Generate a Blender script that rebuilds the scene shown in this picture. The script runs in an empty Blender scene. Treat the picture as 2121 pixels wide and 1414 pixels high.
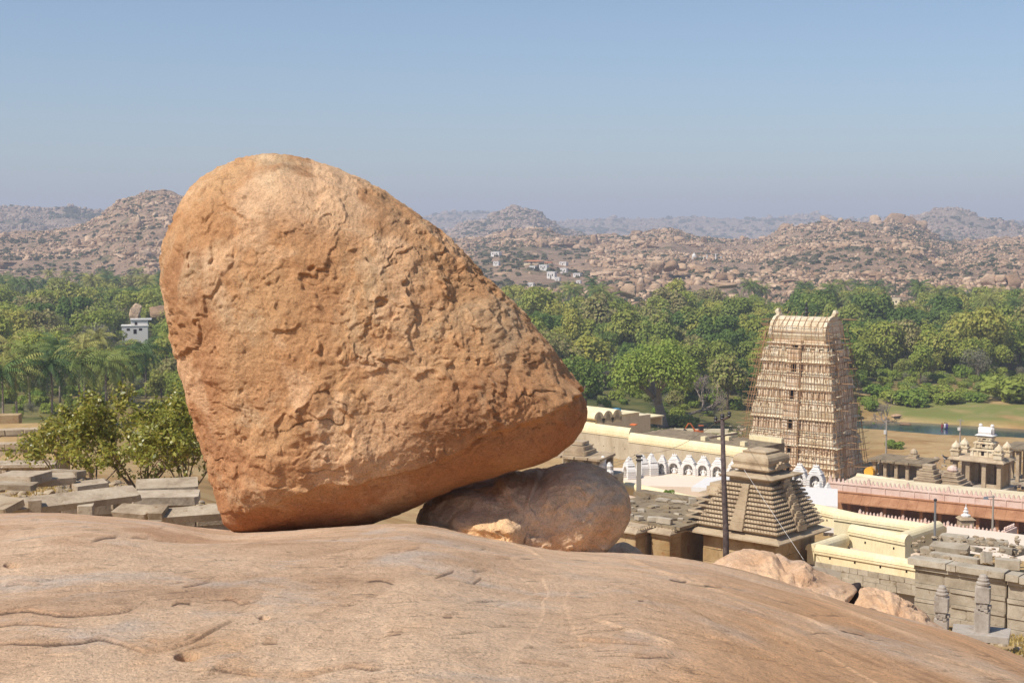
import bpy, math, random
import numpy as np
from mathutils import Vector, Matrix

# ------------------------------------------------------------------ camera, sky, sun, exposure
SC = bpy.context.scene
COL = SC.collection
R = math.radians
F = 2950.0                      # focal length in photo pixels (50 mm on a 36 mm wide sensor)
CX, CY, HY = 1060.5, 707.0, 480.0
PITCH = math.atan((CY - HY) / F)
cam_d = bpy.data.cameras.new('camera')
cam_d.sensor_width = 36.0
cam_d.lens = 36.0 * F / 2121.0
cam_d.clip_start = 0.3
cam_d.clip_end = 40000
cam = bpy.data.objects.new('camera', cam_d)
cam.location = (0, 0, 0)
cam.rotation_euler = (R(90) - PITCH, 0, 0)
COL.objects.link(cam)
SC.camera = cam

SUN_EL, SUN_AZ = 50.0, 54.0     # elevation; degrees to the left of straight behind the camera
world = bpy.data.worlds.new('World')
SC.world = world
world.use_nodes = True
wn, wl = world.node_tree.nodes, world.node_tree.links
wn.clear()
sky = wn.new('ShaderNodeTexSky')
sky.sky_type = 'NISHITA'
sky.sun_disc = False
sky.sun_elevation = R(SUN_EL)
sky.sun_rotation = R(180 + SUN_AZ)
sky.altitude = 480
sky.air_density = 1.0
sky.dust_density = 1.0
sky.ozone_density = 4.5
bg = wn.new('ShaderNodeBackground')
bg.inputs['Strength'].default_value = 0.10
wo = wn.new('ShaderNodeOutputWorld')
wl.new(sky.outputs[0], bg.inputs[0])
wl.new(bg.outputs[0], wo.inputs[0])

sun_d = bpy.data.lights.new('sun', 'SUN')
sun_d.energy = 4.4
sun_d.angle = R(0.5)
sun_d.color = (1.0, 0.95, 0.87)
sun = bpy.data.objects.new('sun', sun_d)
SUNV = Vector((-math.sin(R(SUN_AZ)) * math.cos(R(SUN_EL)), -math.cos(R(SUN_AZ)) * math.cos(R(SUN_EL)), math.sin(R(SUN_EL))))
sun.rotation_euler = SUNV.to_track_quat('Z', 'Y').to_euler()
sun.location = (-20, -20, 60)
COL.objects.link(sun)

vs = SC.view_settings
vs.view_transform = 'Standard'
vs.look = 'None'
vs.exposure = 0.28
vs.gamma = 1.0
vs.use_curve_mapping = False
SC.render.engine = 'CYCLES'
cy = SC.cycles
cy.max_bounces = 6
cy.diffuse_bounces = 3
cy.glossy_bounces = 2
cy.transmission_bounces = 3
cy.transparent_max_bounces = 6
cy.volume_bounces = 0
cy.use_denoising = True
cy.caustics_reflective = False
cy.caustics_refractive = False

# ------------------------------------------------------------------ pixel helpers
cp, sp = math.cos(PITCH), math.sin(PITCH)
def ray(px, py):
    u = (px - CX) / F; v = (CY - py) / F
    return np.array((u, cp + v * sp, -sp + v * cp))
def at(px, py, D):
    """world point on the line of sight of a photo pixel at forward distance D"""
    d = ray(px, py); return Vector(d * (D / d[1]))
def onz(px, py, z):
    """world point where the line of sight of a photo pixel meets height z"""
    d = ray(px, py); return Vector(d * (z / d[2]))
def tany(py):
    d = ray(CX, py); return d[2] / d[1]
def ytan(t):
    a = np.arctan(-np.asarray(t)) - PITCH
    return CY + F * np.tan(a)
def proj(P):
    P = np.asarray(P); x, y, z = P[..., 0], P[..., 1], P[..., 2]
    dz = y * cp - z * sp; up = y * sp + z * cp
    return CX + F * x / dz, CY - F * up / dz

# ------------------------------------------------------------------ noise
def _h(ix, iy, iz, s):
    h = (ix.astype(np.uint32) * np.uint32(374761393) + iy.astype(np.uint32) * np.uint32(668265263)
         + iz.astype(np.uint32) * np.uint32(2147483647) + np.uint32(s * 1274126177 & 0xffffffff))
    h = (h ^ (h >> np.uint32(13))) * np.uint32(1274126177)
    h = (h ^ (h >> np.uint32(16))) * np.uint32(2246822519)
    h = h ^ (h >> np.uint32(15))
    return (h & np.uint32(0xffff)).astype(np.float32) / 32767.5 - 1.0
def noise(P, f=1.0, s=0):
    """value noise, -1..1"""
    Q = np.asarray(P, np.float32) * np.float32(f) + np.float32(1000.3)
    I = np.floor(Q).astype(np.int64); T = (Q - I).astype(np.float32)
    T = T * T * T * (T * (T * 6 - 15) + 10)
    x, y, z = I[..., 0], I[..., 1], I[..., 2]
    a, b, c = T[..., 0], T[..., 1], T[..., 2]
    def L(p, q, t): return p + (q - p) * t
    return L(L(L(_h(x, y, z, s), _h(x + 1, y, z, s), a), L(_h(x, y + 1, z, s), _h(x + 1, y + 1, z, s), a), b),
             L(L(_h(x, y, z + 1, s), _h(x + 1, y, z + 1, s), a), L(_h(x, y + 1, z + 1, s), _h(x + 1, y + 1, z + 1, s), a), b), c)
def fbm(P, f=1.0, o=4, s=0, g=0.5, l=2.03):
    r = 0; a = 1.0; t = 0
    for k in range(o):
        r = r + a * noise(P, f, s + 17 * k); t += a; a *= g; f *= l
    return r / t * 1.6
def sstep(a, b, x):
    t = np.clip((x - a) / (b - a), 0, 1); return t * t * (3 - 2 * t)

# ------------------------------------------------------------------ mesh helpers
def link(name, me, mat=None, parent=None, loc=None, rz=0.0):
    o = bpy.data.objects.new(name, me)
    COL.objects.link(o)
    if mat is not None and me is not None and len(me.materials) == 0:
        me.materials.append(mat)
    if parent is not None: o.parent = parent
    if loc is not None: o.location = loc
    if rz: o.rotation_euler = (0, 0, rz)
    return o
def tag(o, label=None, cat=None, group=None, kind=None):
    if label: o['label'] = label
    if cat: o['category'] = cat
    if group: o['group'] = group
    if kind or (label and cat): o['kind'] = kind or 'thing'
    return o
def thing(name, label, cat, loc=(0, 0, 0), rz=0.0, group=None):
    o = bpy.data.objects.new(name, None); COL.objects.link(o)
    o.empty_display_size = 0.3
    o.location = loc; o.rotation_euler = (0, 0, rz)
    return tag(o, label, cat, group, 'thing')
def dup(o, parent=None):
    c = o.copy(); COL.objects.link(c)
    if parent is not None: c.parent = parent
    for ch in o.children: dup(ch, c)
    return c
def mesh_np(name, V, Fq, smooth=False, attrs=None):
    """V (n,3), Fq (m,3|4) int array -> mesh"""
    V = np.asarray(V, np.float32).reshape(-1, 3); Fq = np.asarray(Fq, np.int32)
    me = bpy.data.meshes.new(name)
    me.vertices.add(len(V)); me.vertices.foreach_set('co', V.ravel())
    m, k = Fq.shape
    me.loops.add(m * k); me.loops.foreach_set('vertex_index', Fq.ravel())
    me.polygons.add(m)
    me.polygons.foreach_set('loop_start', np.arange(0, m * k, k, dtype=np.int32))
    me.polygons.foreach_set('loop_total', np.full(m, k, np.int32))
    if smooth: me.polygons.foreach_set('use_smooth', np.ones(m, bool))
    for an, av in (attrs or {}).items():
        a = me.attributes.new(an, 'FLOAT', 'POINT'); a.data.foreach_set('value', np.asarray(av, np.float32).ravel())
    me.update(calc_edges=True)
    return me
def grid_faces(nv, nu, off=0, flip=False):
    i = np.arange(nv - 1)[:, None] * nu + np.arange(nu - 1)[None, :] + off
    f = np.stack([i, i + 1, i + nu + 1, i + nu], -1).reshape(-1, 4)
    return f[:, ::-1] if flip else f
def grid_mesh(name, P, smooth=True, attrs=None, flip=False):
    nv, nu = P.shape[:2]
    return mesh_np(name, P, grid_faces(nv, nu, 0, flip), smooth, attrs)

class MB:
    """collects boxes, prisms, lathes and tubes into one mesh"""
    def __init__(s): s.v = []; s.f = []
    def add(s, vs, fs):
        o = len(s.v); s.v += [tuple(v) for v in vs]; s.f += [[i + o for i in f] for f in fs]; return s
    def box(s, x0, x1, y0, y1, z0, z1):
        return s.add([(x0, y0, z0), (x1, y0, z0), (x1, y1, z0), (x0, y1, z0), (x0, y0, z1), (x1, y0, z1), (x1, y1, z1), (x0, y1, z1)],
                     [(0, 3, 2, 1), (4, 5, 6, 7), (0, 1, 5, 4), (1, 2, 6, 5), (2, 3, 7, 6), (3, 0, 4, 7)])
    def frus(s, x0, x1, y0, y1, z0, X0, X1, Y0, Y1, z1):
        return s.add([(x0, y0, z0), (x1, y0, z0), (x1, y1, z0), (x0, y1, z0), (X0, Y0, z1), (X1, Y0, z1), (X1, Y1, z1), (X0, Y1, z1)],
                     [(0, 3, 2, 1), (4, 5, 6, 7), (0, 1, 5, 4), (1, 2, 6, 5), (2, 3, 7, 6), (3, 0, 4, 7)])
    def obox(s, c, sz, rz=0.0, rx=0.0, ry=0.0):
        M = Matrix.Translation(c) @ Matrix.Rotation(rz, 4, 'Z') @ Matrix.Rotation(ry, 4, 'Y') @ Matrix.Rotation(rx, 4, 'X')
        a, b, d = sz[0] / 2, sz[1] / 2, sz[2] / 2
        q = [M @ Vector(p) for p in [(-a, -b, -d), (a, -b, -d), (a, b, -d), (-a, b, -d), (-a, -b, d), (a, -b, d), (a, b, d), (-a, b, d)]]
        return s.add(q, [(0, 3, 2, 1), (4, 5, 6, 7), (0, 1, 5, 4), (1, 2, 6, 5), (2, 3, 7, 6), (3, 0, 4, 7)])
    def prism(s, poly, z0, z1):
        n = len(poly)
        return s.add([(x, y, z0) for x, y in poly] + [(x, y, z1) for x, y in poly],
                     [list(range(n))[::-1], list(range(n, 2 * n))] + [(i, (i + 1) % n, n + (i + 1) % n, n + i) for i in range(n)])
    def xprof(s, prof, x0, x1):
        """closed (y,z) outline swept along x"""
        n = len(prof)
        return s.add([(x0, y, z) for y, z in prof] + [(x1, y, z) for y, z in prof],
                     [list(range(n))[::-1], list(range(n, 2 * n))] + [(i, (i + 1) % n, n + (i + 1) % n, n + i) for i in range(n)])
    def yprof(s, prof, y0, y1):
        """closed (x,z) outline swept along y"""
        n = len(prof)
        return s.add([(x, y0, z) for x, z in prof] + [(x, y1, z) for x, z in prof],
                     [list(range(n)), list(range(n, 2 * n))[::-1]] + [((i + 1) % n, i, n + i, n + (i + 1) % n) for i in range(n)])
    def lathe(s, prof, c=(0, 0), n=10, ph=0.0, sq=1.0):
        k = len(prof); vs = []
        for r, z in prof:
            for i in range(n):
                a = ph + 2 * math.pi * i / n
                vs.append((c[0] + r * math.cos(a), c[1] + sq * r * math.sin(a), z))
        fs = [(j * n + i, j * n + (i + 1) % n, (j + 1) * n + (i + 1) % n, (j + 1) * n + i) for j in range(k - 1) for i in range(n)]
        fs += [list(range(n))[::-1], list(range((k - 1) * n, k * n))]
        return s.add(vs, fs)
    def tube(s, pts, rad, n=6):
        pts = [Vector(p) for p in pts]
        if not hasattr(rad, '__len__'): rad = [rad] * len(pts)
        vs = []; up = None
        for i, p in enumerate(pts):
            d = (pts[min(i + 1, len(pts) - 1)] - pts[max(i - 1, 0)]).normalized()
            if up is None: up = d.orthogonal().normalized()
            up = (up - d * up.dot(d)).normalized(); w = d.cross(up)
            for k in range(n):
                a = 2 * math.pi * k / n
                vs.append(p + (up * math.cos(a) + w * math.sin(a)) * rad[i])
        m = len(pts)
        fs = [(j * n + i, j * n + (i + 1) % n, (j + 1) * n + (i + 1) % n, (j + 1) * n + i) for j in range(m - 1) for i in range(n)]
        fs += [list(range(n))[::-1], list(range((m - 1) * n, m * n))]
        return s.add(vs, fs)
    def mesh(s, name, smooth=False):
        me = bpy.data.meshes.new(name); me.from_pydata(s.v, [], s.f); me.update()
        if smooth: me.polygons.foreach_set('use_smooth', [True] * len(me.polygons))
        return me
    def build(s, name, mat, parent=None, loc=None, rz=0.0, smooth=False):
        return link(name, s.mesh(name, smooth), mat, parent, loc, rz)

# ------------------------------------------------------------------ materials
def lin(c):
    """sRGB 0-255 -> linear"""
    return tuple(((v / 255) / 12.92 if v / 255 <= 0.04045 else ((v / 255 + 0.055) / 1.055) ** 2.4) for v in c) + (1.0,)
class NT:
    def __init__(s, name):
        s.m = bpy.data.materials.new(name); s.m.use_nodes = True
        s.n = s.m.node_tree.nodes; s.l = s.m.node_tree.links
        s.b = s.n['Principled BSDF']; s.out = s.n['Material Output']
    def new(s, t, **kw):
        n = s.n.new(t)
        for k, v in kw.items():
            if k in n.inputs: n.inputs[k].default_value = v
            else: setattr(n, k, v)
        return n
    def coord(s, kind='Object', scale=None, rot=None):
        t = s.new('ShaderNodeTexCoord').outputs[kind]
        if scale is None and rot is None: return t
        m = s.new('ShaderNodeMapping')
        if scale is not None: m.inputs['Scale'].default_value = scale
        if rot is not None: m.inputs['Rotation'].default_value = rot
        s.l.new(t, m.inputs[0]); return m.outputs[0]
    def noise(s, vec, scale, detail=4, rough=0.55, dist=0.0):
        n = s.new('ShaderNodeTexNoise', Scale=scale, Detail=detail, Roughness=rough, Distortion=dist)
        if vec is not None: s.l.new(vec, n.inputs['Vector'])
        return n.outputs['Fac']
    def ramp(s, fac, stops, interp='LINEAR'):
        n = s.new('ShaderNodeValToRGB'); cr = n.color_ramp; cr.interpolation = interp
        while len(cr.elements) < len(stops): cr.elements.new(0.5)
        for e, (p, c) in zip(cr.elements, stops):
            e.position = p; e.color = c if len(c) == 4 else tuple(c) + (1.0,)
        s.l.new(fac, n.inputs[0]); return n.outputs[0]
    def mix(s, fac, a, b, mode='MIX'):
        n = s.new('ShaderNodeMix', data_type='RGBA', blend_type=mode)
        for sock, v in ((n.inputs[0], fac), (n.inputs[6], a), (n.inputs[7], b)):
            if isinstance(v, (int, float)): sock.default_value = v
            elif isinstance(v, tuple): sock.default_value = v
            else: s.l.new(v, sock)
        return n.outputs[2]
    def math(s, op, a, b=0.0, c=0.0):
        n = s.new('ShaderNodeMath', operation=op)
        for i, v in enumerate((a, b, c)):
            if isinstance(v, (int, float)): n.inputs[i].default_value = v
            else: s.l.new(v, n.inputs[i])
        return n.outputs[0]
    def attr(s, name):
        return s.new('ShaderNodeAttribute', attribute_name=name).outputs['Fac']
    def color(s, c):
        s.l.new(c, s.b.inputs['Base Color'])
    def bump(s, h, strength=0.5, dist=0.02):
        n = s.new('ShaderNodeBump', Strength=strength, Distance=dist)
        s.l.new(h, n.inputs['Height']); s.l.new(n.outputs[0], s.b.inputs['Normal'])
    def fin(s, rough=0.9, spec=0.2):
        s.b.inputs['Roughness'].default_value = rough
        s.b.inputs['Specular IOR Level'].default_value = spec
        return s.m
def stone(name, cols, scale=1.0, bump=0.4, bscale=12.0, bdist=0.02, spots=None, rnd=0.0, stretch=None, rough=0.92):
    """weathered masonry or rock: three tones by noise, grain, optional dark stains, per-object shift"""
    t = NT(name); v = t.new('ShaderNodeNewGeometry').outputs['Position']
    if stretch:
        mp = t.new('ShaderNodeMapping'); mp.inputs['Scale'].default_value = stretch; t.l.new(v, mp.inputs[0]); v = mp.outputs[0]
    n1 = t.noise(v, scale, 6, 0.62, 0.4)
    k = len(cols)
    c = t.ramp(n1, [(0.30 + 0.42 * i / (k - 1), lin(q)) for i, q in enumerate(cols)])
    g = t.noise(v, scale * 14, 3, 0.7)
    c = t.mix(0.35, c, t.ramp(g, [(0.3, (0.45, 0.45, 0.45)), (0.7, (1, 1, 1))]), 'MULTIPLY')
    if spots:
        sn = t.noise(v, scale * 2.3, 5, 0.7, 0.8)
        c = t.mix(t.ramp(sn, [(spots[1], (0, 0, 0)), (spots[1] + 0.14, (1, 1, 1))]), c, lin(spots[0]))
    if rnd:
        oi = t.new('ShaderNodeObjectInfo').outputs['Random']
        hs = t.new('ShaderNodeHueSaturation')
        t.l.new(t.math('MULTIPLY_ADD', oi, rnd, 1.0 - rnd / 2), hs.inputs['Value'])
        t.l.new(t.math('MULTIPLY_ADD', oi, -rnd * 0.5, 1.0 + rnd / 4), hs.inputs['Saturation'])
        t.l.new(c, hs.inputs['Color']); c = hs.outputs[0]
    t.color(c)
    if bump: t.bump(t.noise(v, bscale, 6, 0.65), bump, bdist)
    return t.fin(rough)
def plain(name, c, rough=0.7, spec=0.3, var=0.12, scale=2.0, metallic=0.0):
    t = NT(name); v = t.coord('Object')
    n = t.noise(v, scale, 5, 0.6)
    t.color(t.mix(n, tuple(x * (1 - var) for x in lin(c)[:3]) + (1,), tuple(min(1, x * (1 + var)) for x in lin(c)[:3]) + (1,)))
    t.b.inputs['Metallic'].default_value = metallic
    return t.fin(rough, spec)
rng = np.random.default_rng(7)
rnd = random.Random(11)

# ------------------------------------------------------------------ ground under everything
G_R = [0, 18, 25, 34, 42, 52, 70, 82, 115, 150, 200, 235, 262, 275, 300, 420, 800, 30000]
G_L = [-5.6, -5.6, -6.1, -7.0, -8.0, -9.3, -11.6, -13.2, -19, -24, -26.6, -28, -29, -30.5, -31, -32, -33, -34]
G_M = [-7, -7, -8, -9.3, -10.8, -13, -17, -20, -27, -31, -32.4, -33, -33.5, -33.5, -33, -33, -33, -34]
G_T = [-8.6, -8.6, -9.6, -10.8, -12.2, -14.4, -18.6, -21.4, -29, -32.3, -32.8, -34.6, -36.0, -36.3, -34.6, -33.5, -33, -34]
RIVER_Z = -36.6
def ground_z(x, y):
    x = np.asarray(x, float); y = np.asarray(y, float)
    r = np.hypot(x, y); u = np.where(y > 1, x / np.maximum(y, 1), np.sign(x) * 0.4)
    l, m, t = (np.interp(r, G_R, q) for q in (G_L, G_M, G_T))
    w = np.clip(u / 0.33, -1, 1)
    z = np.where(w < 0, m + (l - m) * sstep(0, 1, -w), m + (t - m) * sstep(0.1, 0.9, w))
    # river channel: runs across behind the temple, from the right towards the middle
    yc = 257 - 0.5 * (x - 93)
    ch = np.exp(-((y - yc) / 7.0) ** 4) * sstep(60, 76, x)
    z = z - ch * (z + 38.4)
    P = np.stack([x, y, x * 0], -1)
    z = z + 0.35 * fbm(P, 0.06, 3, 5) * sstep(40, 90, r) * (1 - sstep(100, 112, r) * (1 - sstep(185, 215, r)))
    return z
def gz(x, y): return float(ground_z(np.array([x]), np.array([y]))[0])

def ground_material():
    t = NT('dry_earth'); v = t.coord('Object')
    n = t.noise(v, 0.05, 6, 0.65, 0.6); n2 = t.noise(v, 0.9, 5, 0.7)
    c = t.ramp(n, [(0.32, lin((176, 138, 96))), (0.45, lin((188, 158, 112))), (0.56, lin((170, 134, 88))), (0.68, lin((142, 116, 74)))])
    c = t.mix(0.5, c, t.ramp(n2, [(0.3, (0.5, 0.5, 0.48)), (0.7, (1.05, 1.05, 1.0))]), 'MULTIPLY')
    grs = t.attr('green'); scrub = t.attr('scrub')
    gcol = t.ramp(t.noise(v, 0.13, 5, 0.65), [(0.3, lin((124, 118, 66))), (0.5, lin((118, 122, 64))), (0.7, lin((150, 134, 90)))])
    c = t.mix(grs, c, gcol)
    c = t.mix(scrub, c, t.ramp(t.noise(v, 0.2, 5, 0.7), [(0.35, lin((62, 74, 34))), (0.6, lin((104, 100, 58)))]))
    t.color(c); t.bump(t.noise(v, 1.5, 5, 0.7), 0.5, 0.15)
    return t.fin(0.95, 0.1)
def build_ground():
    rr = np.concatenate([np.linspace(0.5, 60, 40), np.linspace(62, 330, 130), np.geomspace(336, 900, 60), np.geomspace(930, 14000, 30)])
    az = np.concatenate([np.linspace(-math.pi, -0.62, 40), np.linspace(-0.6, 0.6, 260), np.linspace(0.62, math.pi, 40)])
    A, Rr = np.meshgrid(az, rr)
    X = Rr * np.sin(A); Y = Rr * np.cos(A)
    Z = ground_z(X, Y)
    P = np.stack([X, Y, Z], -1)
    u = X / np.maximum(Y, 1)
    nz = fbm(np.stack([X, Y, 0 * X], -1), 0.03, 4, 9)
    yc = 257 - 0.5 * (X - 93)
    meadow = sstep(5, 10, Y - yc + nz * 5) * sstep(55, 75, X + nz * 14) * (1 - sstep(300, 318, Y + nz * 10))
    lawn = sstep(0.1, 0.4, -u) * sstep(150, 185, Rr) * sstep(-0.1, 0.5, nz) * 0.8
    green = np.clip(meadow + lawn, 0, 1) * sstep(-0.75, -0.25, fbm(np.stack([X, Y, 0 * X], -1), 0.11, 3, 19))
    scrub = sstep(300, 360, Rr + nz * 30) * (1 - meadow) + sstep(205, 260, Rr + nz * 40) * (1 - sstep(-0.02, 0.2, u)) * 0.8
    me = grid_mesh('ground', P, True, {'green': green, 'scrub': np.clip(scrub + 0.75 * sstep(212, 232, Rr + nz * 10) * sstep(0.0, 0.05, u) * (1 - sstep(0.2, 0.26, u + nz * .02)), 0, 1)}, flip=True)
    tag(link('ground', me, ground_material()), kind='structure')
    t = NT('river_water'); v = t.coord('Object')
    t.b.inputs['Base Color'].default_value = lin((46, 66, 74))
    t.bump(t.noise(v, 1.4, 3, 0.6), 0.25, 0.05)
    t.fin(0.12, 0.5)
    me = mesh_np('river', [(40, 205, RIVER_Z), (330, 120, RIVER_Z), (330, 330, RIVER_Z), (40, 330, RIVER_Z)], [(0, 1, 2, 3)])
    tag(link('river', me, t.m), kind='structure')
build_ground()

# ------------------------------------------------------------------ foreground rock dome
SIL = np.array([(-1200, 1130), (-300, 1080), (0, 1068), (60, 1064), (150, 1062), (260, 1068), (400, 1083), (470, 1091), (600, 1094), (740, 1089), (860, 1085),
                (930, 1096), (1000, 1112), (1100, 1131), (1200, 1144), (1300, 1149), (1400, 1160), (1480, 1173), (1600, 1205), (1740, 1248),
                (1900, 1293), (2010, 1327), (2121, 1372), (2400, 1480), (3200, 1760)], float)
def sil(px): 
    return sum(np.interp(px + d, SIL[:, 0], SIL[:, 1]) for d in (-30, -15, 0, 15, 30)) / 5
def dcrest(px): return np.interp(px, [-1200, 0, 500, 1000, 1500, 2121, 3200], [17, 17, 16.0, 15.6, 15.2, 14.2, 12])
LEDGES = [  # (points along the lip, height of the scarp, depth of the dark joint)
    ([(-80, 1276), (0, 1282), (60, 1284), (120, 1292), (200, 1285), (260, 1277), (305, 1258)], .045, .02),
    ([(-60, 1316), (0, 1311), (45, 1306), (120, 1311), (170, 1316)], .03, .05),
    ([(-80, 1340), (0, 1346), (100, 1345), (205, 1335), (255, 1344), (300, 1356), (350, 1350), (400, 1340), (440, 1322), (485, 1302), (545, 1293)], .04, .025),
    ([(280, 1330), (330, 1344), (380, 1338), (420, 1326)], .03, .02),
    ([(575, 1404), (640, 1402), (695, 1391), (730, 1385), (770, 1392), (812, 1388)], .035, .05),
    ([(430, 1390), (480, 1399), (550, 1408)], .02, .03),
    ([(350, 1268), (372, 1260), (400, 1262)], .02, .04),
    ([(452, 1255), (478, 1252), (500, 1266), (545, 1260)], .025, .04),
    ([(372, 1224), (405, 1219), (440, 1211)], .02, .03),
    ([(0, 1222), (40, 1214), (92, 1222)], .025, .025),
    ([(265, 1110), (290, 1105), (312, 1103)], .02, .03),
    ([(185, 1134), (215, 1122), (248, 1114)], .025, .02),
    ([(800, 1148), (835, 1146), (875, 1138)], .01, .025),
    ([(752, 1221), (790, 1219), (822, 1224)], .015, .035),
    ([(898, 1206), (920, 1192), (945, 1182)], .01, .04),
    ([(978, 1209), (990, 1202), (999, 1193)], .01, .045),
    ([(1020, 1160), (1062, 1160)], .01, .035),
    ([(1178, 1337), (1200, 1337), (1235, 1340), (1290, 1344), (1362, 1347)], .03, .055),
    ([(1295, 1371), (1340, 1373), (1400, 1371)], .015, .03),
    ([(1383, 1189), (1405, 1192), (1426, 1194)], .02, .05),
    ([(1452, 1202), (1500, 1206)], .015, .02),
    ([(1735, 1301), (1770, 1303), (1795, 1308)], .02, .035),
    ([(1060, 1384), (1120, 1388), (1190, 1386)], .02, .02),
    ([(1320, 1249), (1335, 1250)], .01, .03),
    ([(540, 1346), (580, 1345)], .012, .03),
    ([(915, 1292), (940, 1292)], .012, .03),
    ([(800, 1328), (835, 1325)], .012, .025),
]
VEINS = [[(1395, 1180), (1480, 1210), (1560, 1238), (1640, 1262), (1700, 1290), (1790, 1308)], [(1575, 1290), (1640, 1318), (1720, 1355), (1830, 1414), (1900, 1450)],
         [(1900, 1352), (1990, 1372), (2060, 1395), (2121, 1412)], [(1010, 1120), (1060, 1128), (1100, 1140), (1135, 1165)], [(1290, 1150), (1380, 1178), (1450, 1200)],
         [(1220, 1290), (1300, 1320), (1420, 1350)], [(1620, 1200), (1700, 1240), (1800, 1280), (1950, 1330)]]
def granite(name, cols, grey, warm, rust, gain=1.0, streak=False):
    t = NT(name); v = t.coord('Object')
    big = t.noise(v, 0.55, 6, 0.6, 0.5)
    c = t.ramp(big, [(0.30, lin(cols[0])), (0.45, lin(cols[1])), (0.58, lin(cols[2])), (0.72, lin(cols[3]))])
    gm = t.ramp(t.noise(v, 0.9, 6, 0.68, 0.7), [(0.52, (0, 0, 0)), (0.68, (1, 1, 1))])
    c = t.mix(t.math('MULTIPLY', gm, 0.7), c, lin(grey))
    c = t.mix(t.attr('warm'), c, lin(warm))
    c = t.mix(t.attr('rust'), c, lin(rust))
    c = t.mix(t.attr('vein'), c, lin((226, 188, 148)))
    m = t.noise(v, 7, 5, 0.7, 0.3)
    c = t.mix(0.55, c, t.ramp(m, [(0.28, (0.62, 0.58, 0.55)), (0.5, (0.98, 0.98, 0.98)), (0.72, (1.16, 1.14, 1.1))]), 'MULTIPLY')
    g = t.noise(v, 58, 3, 0.8)
    c = t.mix(0.8, c, t.ramp(g, [(0.32, (0.42, 0.39, 0.37)), (0.46, (0.98, 0.98, 0.98)), (0.60, (1.0, 1.0, 1.0)), (0.72, (1.55, 1.5, 1.45))]), 'MULTIPLY')
    t.color(c)
    if streak:      # long weathering streaks running down the slope
        m1 = t.coord('Object', None, (0, 0, R(65))); m2 = t.new('ShaderNodeMapping'); m2.inputs['Scale'].default_value = (0.45, 5.0, 1.0); t.l.new(m1, m2.inputs[0])
        sk = t.ramp(t.noise(m2.outputs[0], 1.0, 5, 0.6, 0.6), [(0.32, (0.66, 0.60, 0.54)), (0.46, (1, 1, 1)), (0.56, (1, 1, 1)), (0.68, (1.28, 1.24, 1.18))])
        c = t.mix(t.math('MULTIPLY_ADD', t.attr('warm'), 0.75, 0.12), c, sk, 'MULTIPLY')
    c = t.mix(1.0, c, (gain, gain, gain, 1), 'MULTIPLY')
    c = t.mix(t.attr('crack_dirt_shade'), c, lin((64, 48, 42)))  # crack lines darkened in the colour: dirt and the crack's own shadow together
    vs_ = t.coord('Object', (0.8, 1.0, 1.0))
    mm = t.noise(vs_, 26, 5, 0.75, 0.3)
    c = t.mix(0.5, c, t.ramp(mm, [(0.32, (0.62, 0.60, 0.58)), (0.47, (1, 1, 1)), (0.66, (1.18, 1.17, 1.15))]), 'MULTIPLY'); t.color(c)
    h = t.math('ADD', t.math('MULTIPLY', t.noise(v, 13, 6, 0.75, 0.4), 1.0), t.math('MULTIPLY', t.noise(v, 42, 5, 0.8), 0.6))
    t.bump(h, 1.0, 0.035)
    return t.fin(0.88, 0.25)
M_DOME = granite('dome_granite', [(168, 134, 104), (192, 158, 126), (206, 174, 142), (190, 150, 112)], (188, 172, 156), (188, 142, 100), (166, 120, 84), 1.36, True)
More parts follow.
